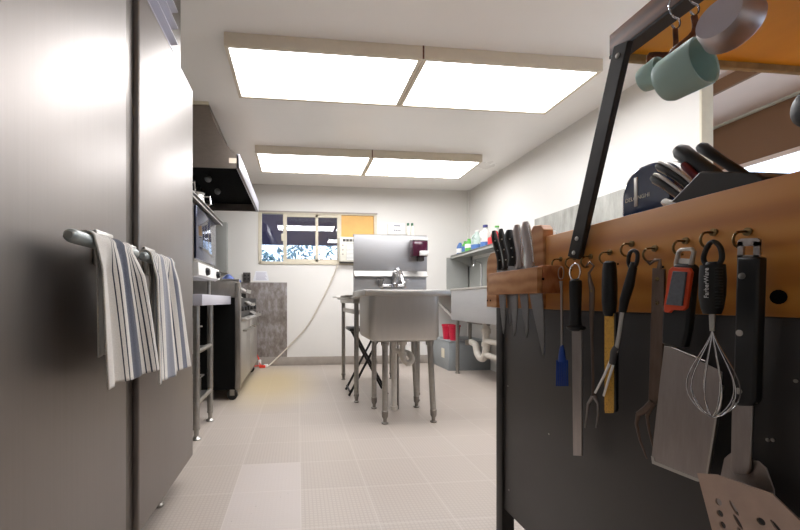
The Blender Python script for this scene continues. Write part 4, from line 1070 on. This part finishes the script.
bh([(678, 149, 5), (682, 152, 7.5), (692, 160, 7.5), (706, 170, 7.5), (722, 182, 8)], .765, M['blackp'], 'thick black-handled knife at top of the block')
bh([(683, 164, 2.5), (686, 167, 3.5), (694, 175, 3.5), (703, 184, 4)], .75, plain('dark_red_handle', '#6e1218', .4), 'dark red-handled knife in the slanted block')
bh([(658, 165, 3), (661, 166.5, 4.2), (670, 171, 4), (682, 179, 4), (694, 190, 4.2)], .735, M['blackp'], 'curved knife with steel-edged handle, upper one of the lower row', edge=True)
bh([(653, 177, 3), (656, 179, 4.2), (665, 184, 4), (677, 193, 4), (690, 202, 4.2)], .725, M['blackp'], 'curved knife with steel-edged handle, middle one of the lower row', edge=True)
bh([(664, 201, 3), (667, 203, 4), (678, 206, 4), (690, 212, 4)], .715, M['steel'], 'steel handle lowest in the slanted block by the board edge')

# small white box and dark tray on counter end
t = tag(obj('white_box', MB().box(.74, .80, 1.12, 1.18, wt, 1.09, .004), M['white']), 'small white box behind the tall cleat of the knife rack', 'box')
t = thing('kitchen_scale', (.95, 1.05, wt), 'dark flat steel kitchen scale on the counter behind the knives', 'scale')
obj('scale_body', MB().box(.80, 1.0, .97, 1.16, wt, 1.03, .01), M['greypatina'], t)
obj('scale_pan', MB().box(.79, 1.01, .96, 1.17, 1.032, 1.05, .004), M['steeldull'], t)
# black hanging ladle edge at far right
t = thing('hanging_ladle', PX(803, 80, .62), 'black ladle edge hanging from the rack at right picture edge', 'ladle')
c = PX(815, 105, .60)
obj('bowl', MB().sphere(c, .022, (.5, 1, 1.15), 20), M['blackp'], t)
obj('handle', MB().tube([c + Vector((0, -.01, .02)), (PXN + .01, c.y - .02, 1.378)], .004, 8), M['blackp'], t)

# ================================================================== HANGING MEASURING CUPS
def cup(base, axis, r0, r1, h, mat, label, hpts, hmat, name='measuring_cup', hw=.006):
    t = thing(name, base, label, 'measuring cup', 'measuring cups hanging from the rack')
    obj('cup', MB().lathe([(.001, 0), (r0 * .9, 0), (r0, .006), (r1, h - .002), (r1 - .001, h), (r1 - .004, h - .001), (r0 - .004, .008), (.001, .005)], base, axis, 40, cap=False), mat, t, smooth=50)
    obj('handle', MB().tube(smooth(hpts, 4), hw, 12, flat=(0, 1, 0), ratio=.45), hmat, t)
    return t
# mouth to the right and a little towards the room, hung on their handles
RT = Vector((.67, -.74, 0)); TW = Vector((-.74, -.67, 0)); UP = Vector((0, 0, 1))
hk = Vector((.655, .575, 1.345))
axv = (RT * .88 + TW * .48 + UP * .12).normalized()
c1 = PX(664, 83, .585)
cup(c1, axv, .034, .0375, .053, M['teal'], 'large pale teal silicone cup with open mouth, hanging under the rack',
    [c1 + axv * .012 + Vector((0, .0, .026)), c1 + axv * .006 + Vector((.008, .0, .045)), hk + Vector((0, .0, -.03)), hk], M['strapwood'])
c3 = PX(643, 81, .62)
cup(c3, axv, .0225, .025, .03, M['teal'], 'small pale teal silicone cup behind the large teal cup',
    [c3 + axv * .012 + Vector((0, 0, .020)), c3 + axv * .01 + Vector((.003, 0, .04)), hk + Vector((0, .035, -.04)), hk + Vector((0, .032, 0))], M['strapwood'], hw=.005)
ax4 = (TW * -.80 + RT * .45 - UP * .12).normalized()
b4 = PX(718, 17, .53)
hk2 = Vector((.66, .50, 1.345))
t4 = cup(b4, ax4, .0265, .0325, .034, M['cupsteel'], 'steel measuring cup hanging upside down with its round base showing', [b4 + ax4 * .03 + Vector((0, .01, .03)), b4 + ax4 * .03 + Vector((.02, .0, .045)), hk2 + Vector((0, 0, .0))], M['steel'])
for i, y in enumerate((.575, .607, .50)):
    h = thing('wire_s_hook', (.66, y, 1.374), ('steel wire hook holding the large teal cup on the rack', 'steel wire hook holding the small teal cup on the rack', 'steel wire hook holding the steel measuring cup')[i], 'hook', 'wire hooks on the overhead rack')
    obj('hook_wire', MB().tube(smooth([(.648, y, 1.40), (.643, y, 1.385), (.650, y, 1.368), (.663, y, 1.362), (.663, y, 1.350), (.655, y, 1.345), (.648, y, 1.352)]), .0016, 8), M['chrome'], h)

# ================================================================== WORLD, CAMERA
W = bpy.data.worlds.new('World'); bpy.context.scene.world = W; W.use_nodes = True
bg = W.node_tree.nodes['Background']; bg.inputs[0].default_value = (.72, .84, 1, 1); bg.inputs[1].default_value = 4.0

cd = bpy.data.cameras.new('camera'); cam = bpy.data.objects.new('camera', cd); C.objects.link(cam)
cam.location = (0, 0, CH); cam.rotation_euler = (PI / 2, 0, -TH)
cd.sensor_width = 36; cd.sensor_fit = 'HORIZONTAL'; cd.lens = F * 36 / 800
cd.shift_x = (400 - PXC) / 800; cd.shift_y = (PYC - 265) / 800
cd.clip_start = .02
sc = bpy.context.scene; sc.camera = cam
sc.view_settings.view_transform = 'Standard'; sc.view_settings.look = 'None'; sc.view_settings.exposure = 0.0; sc.view_settings.gamma = 1
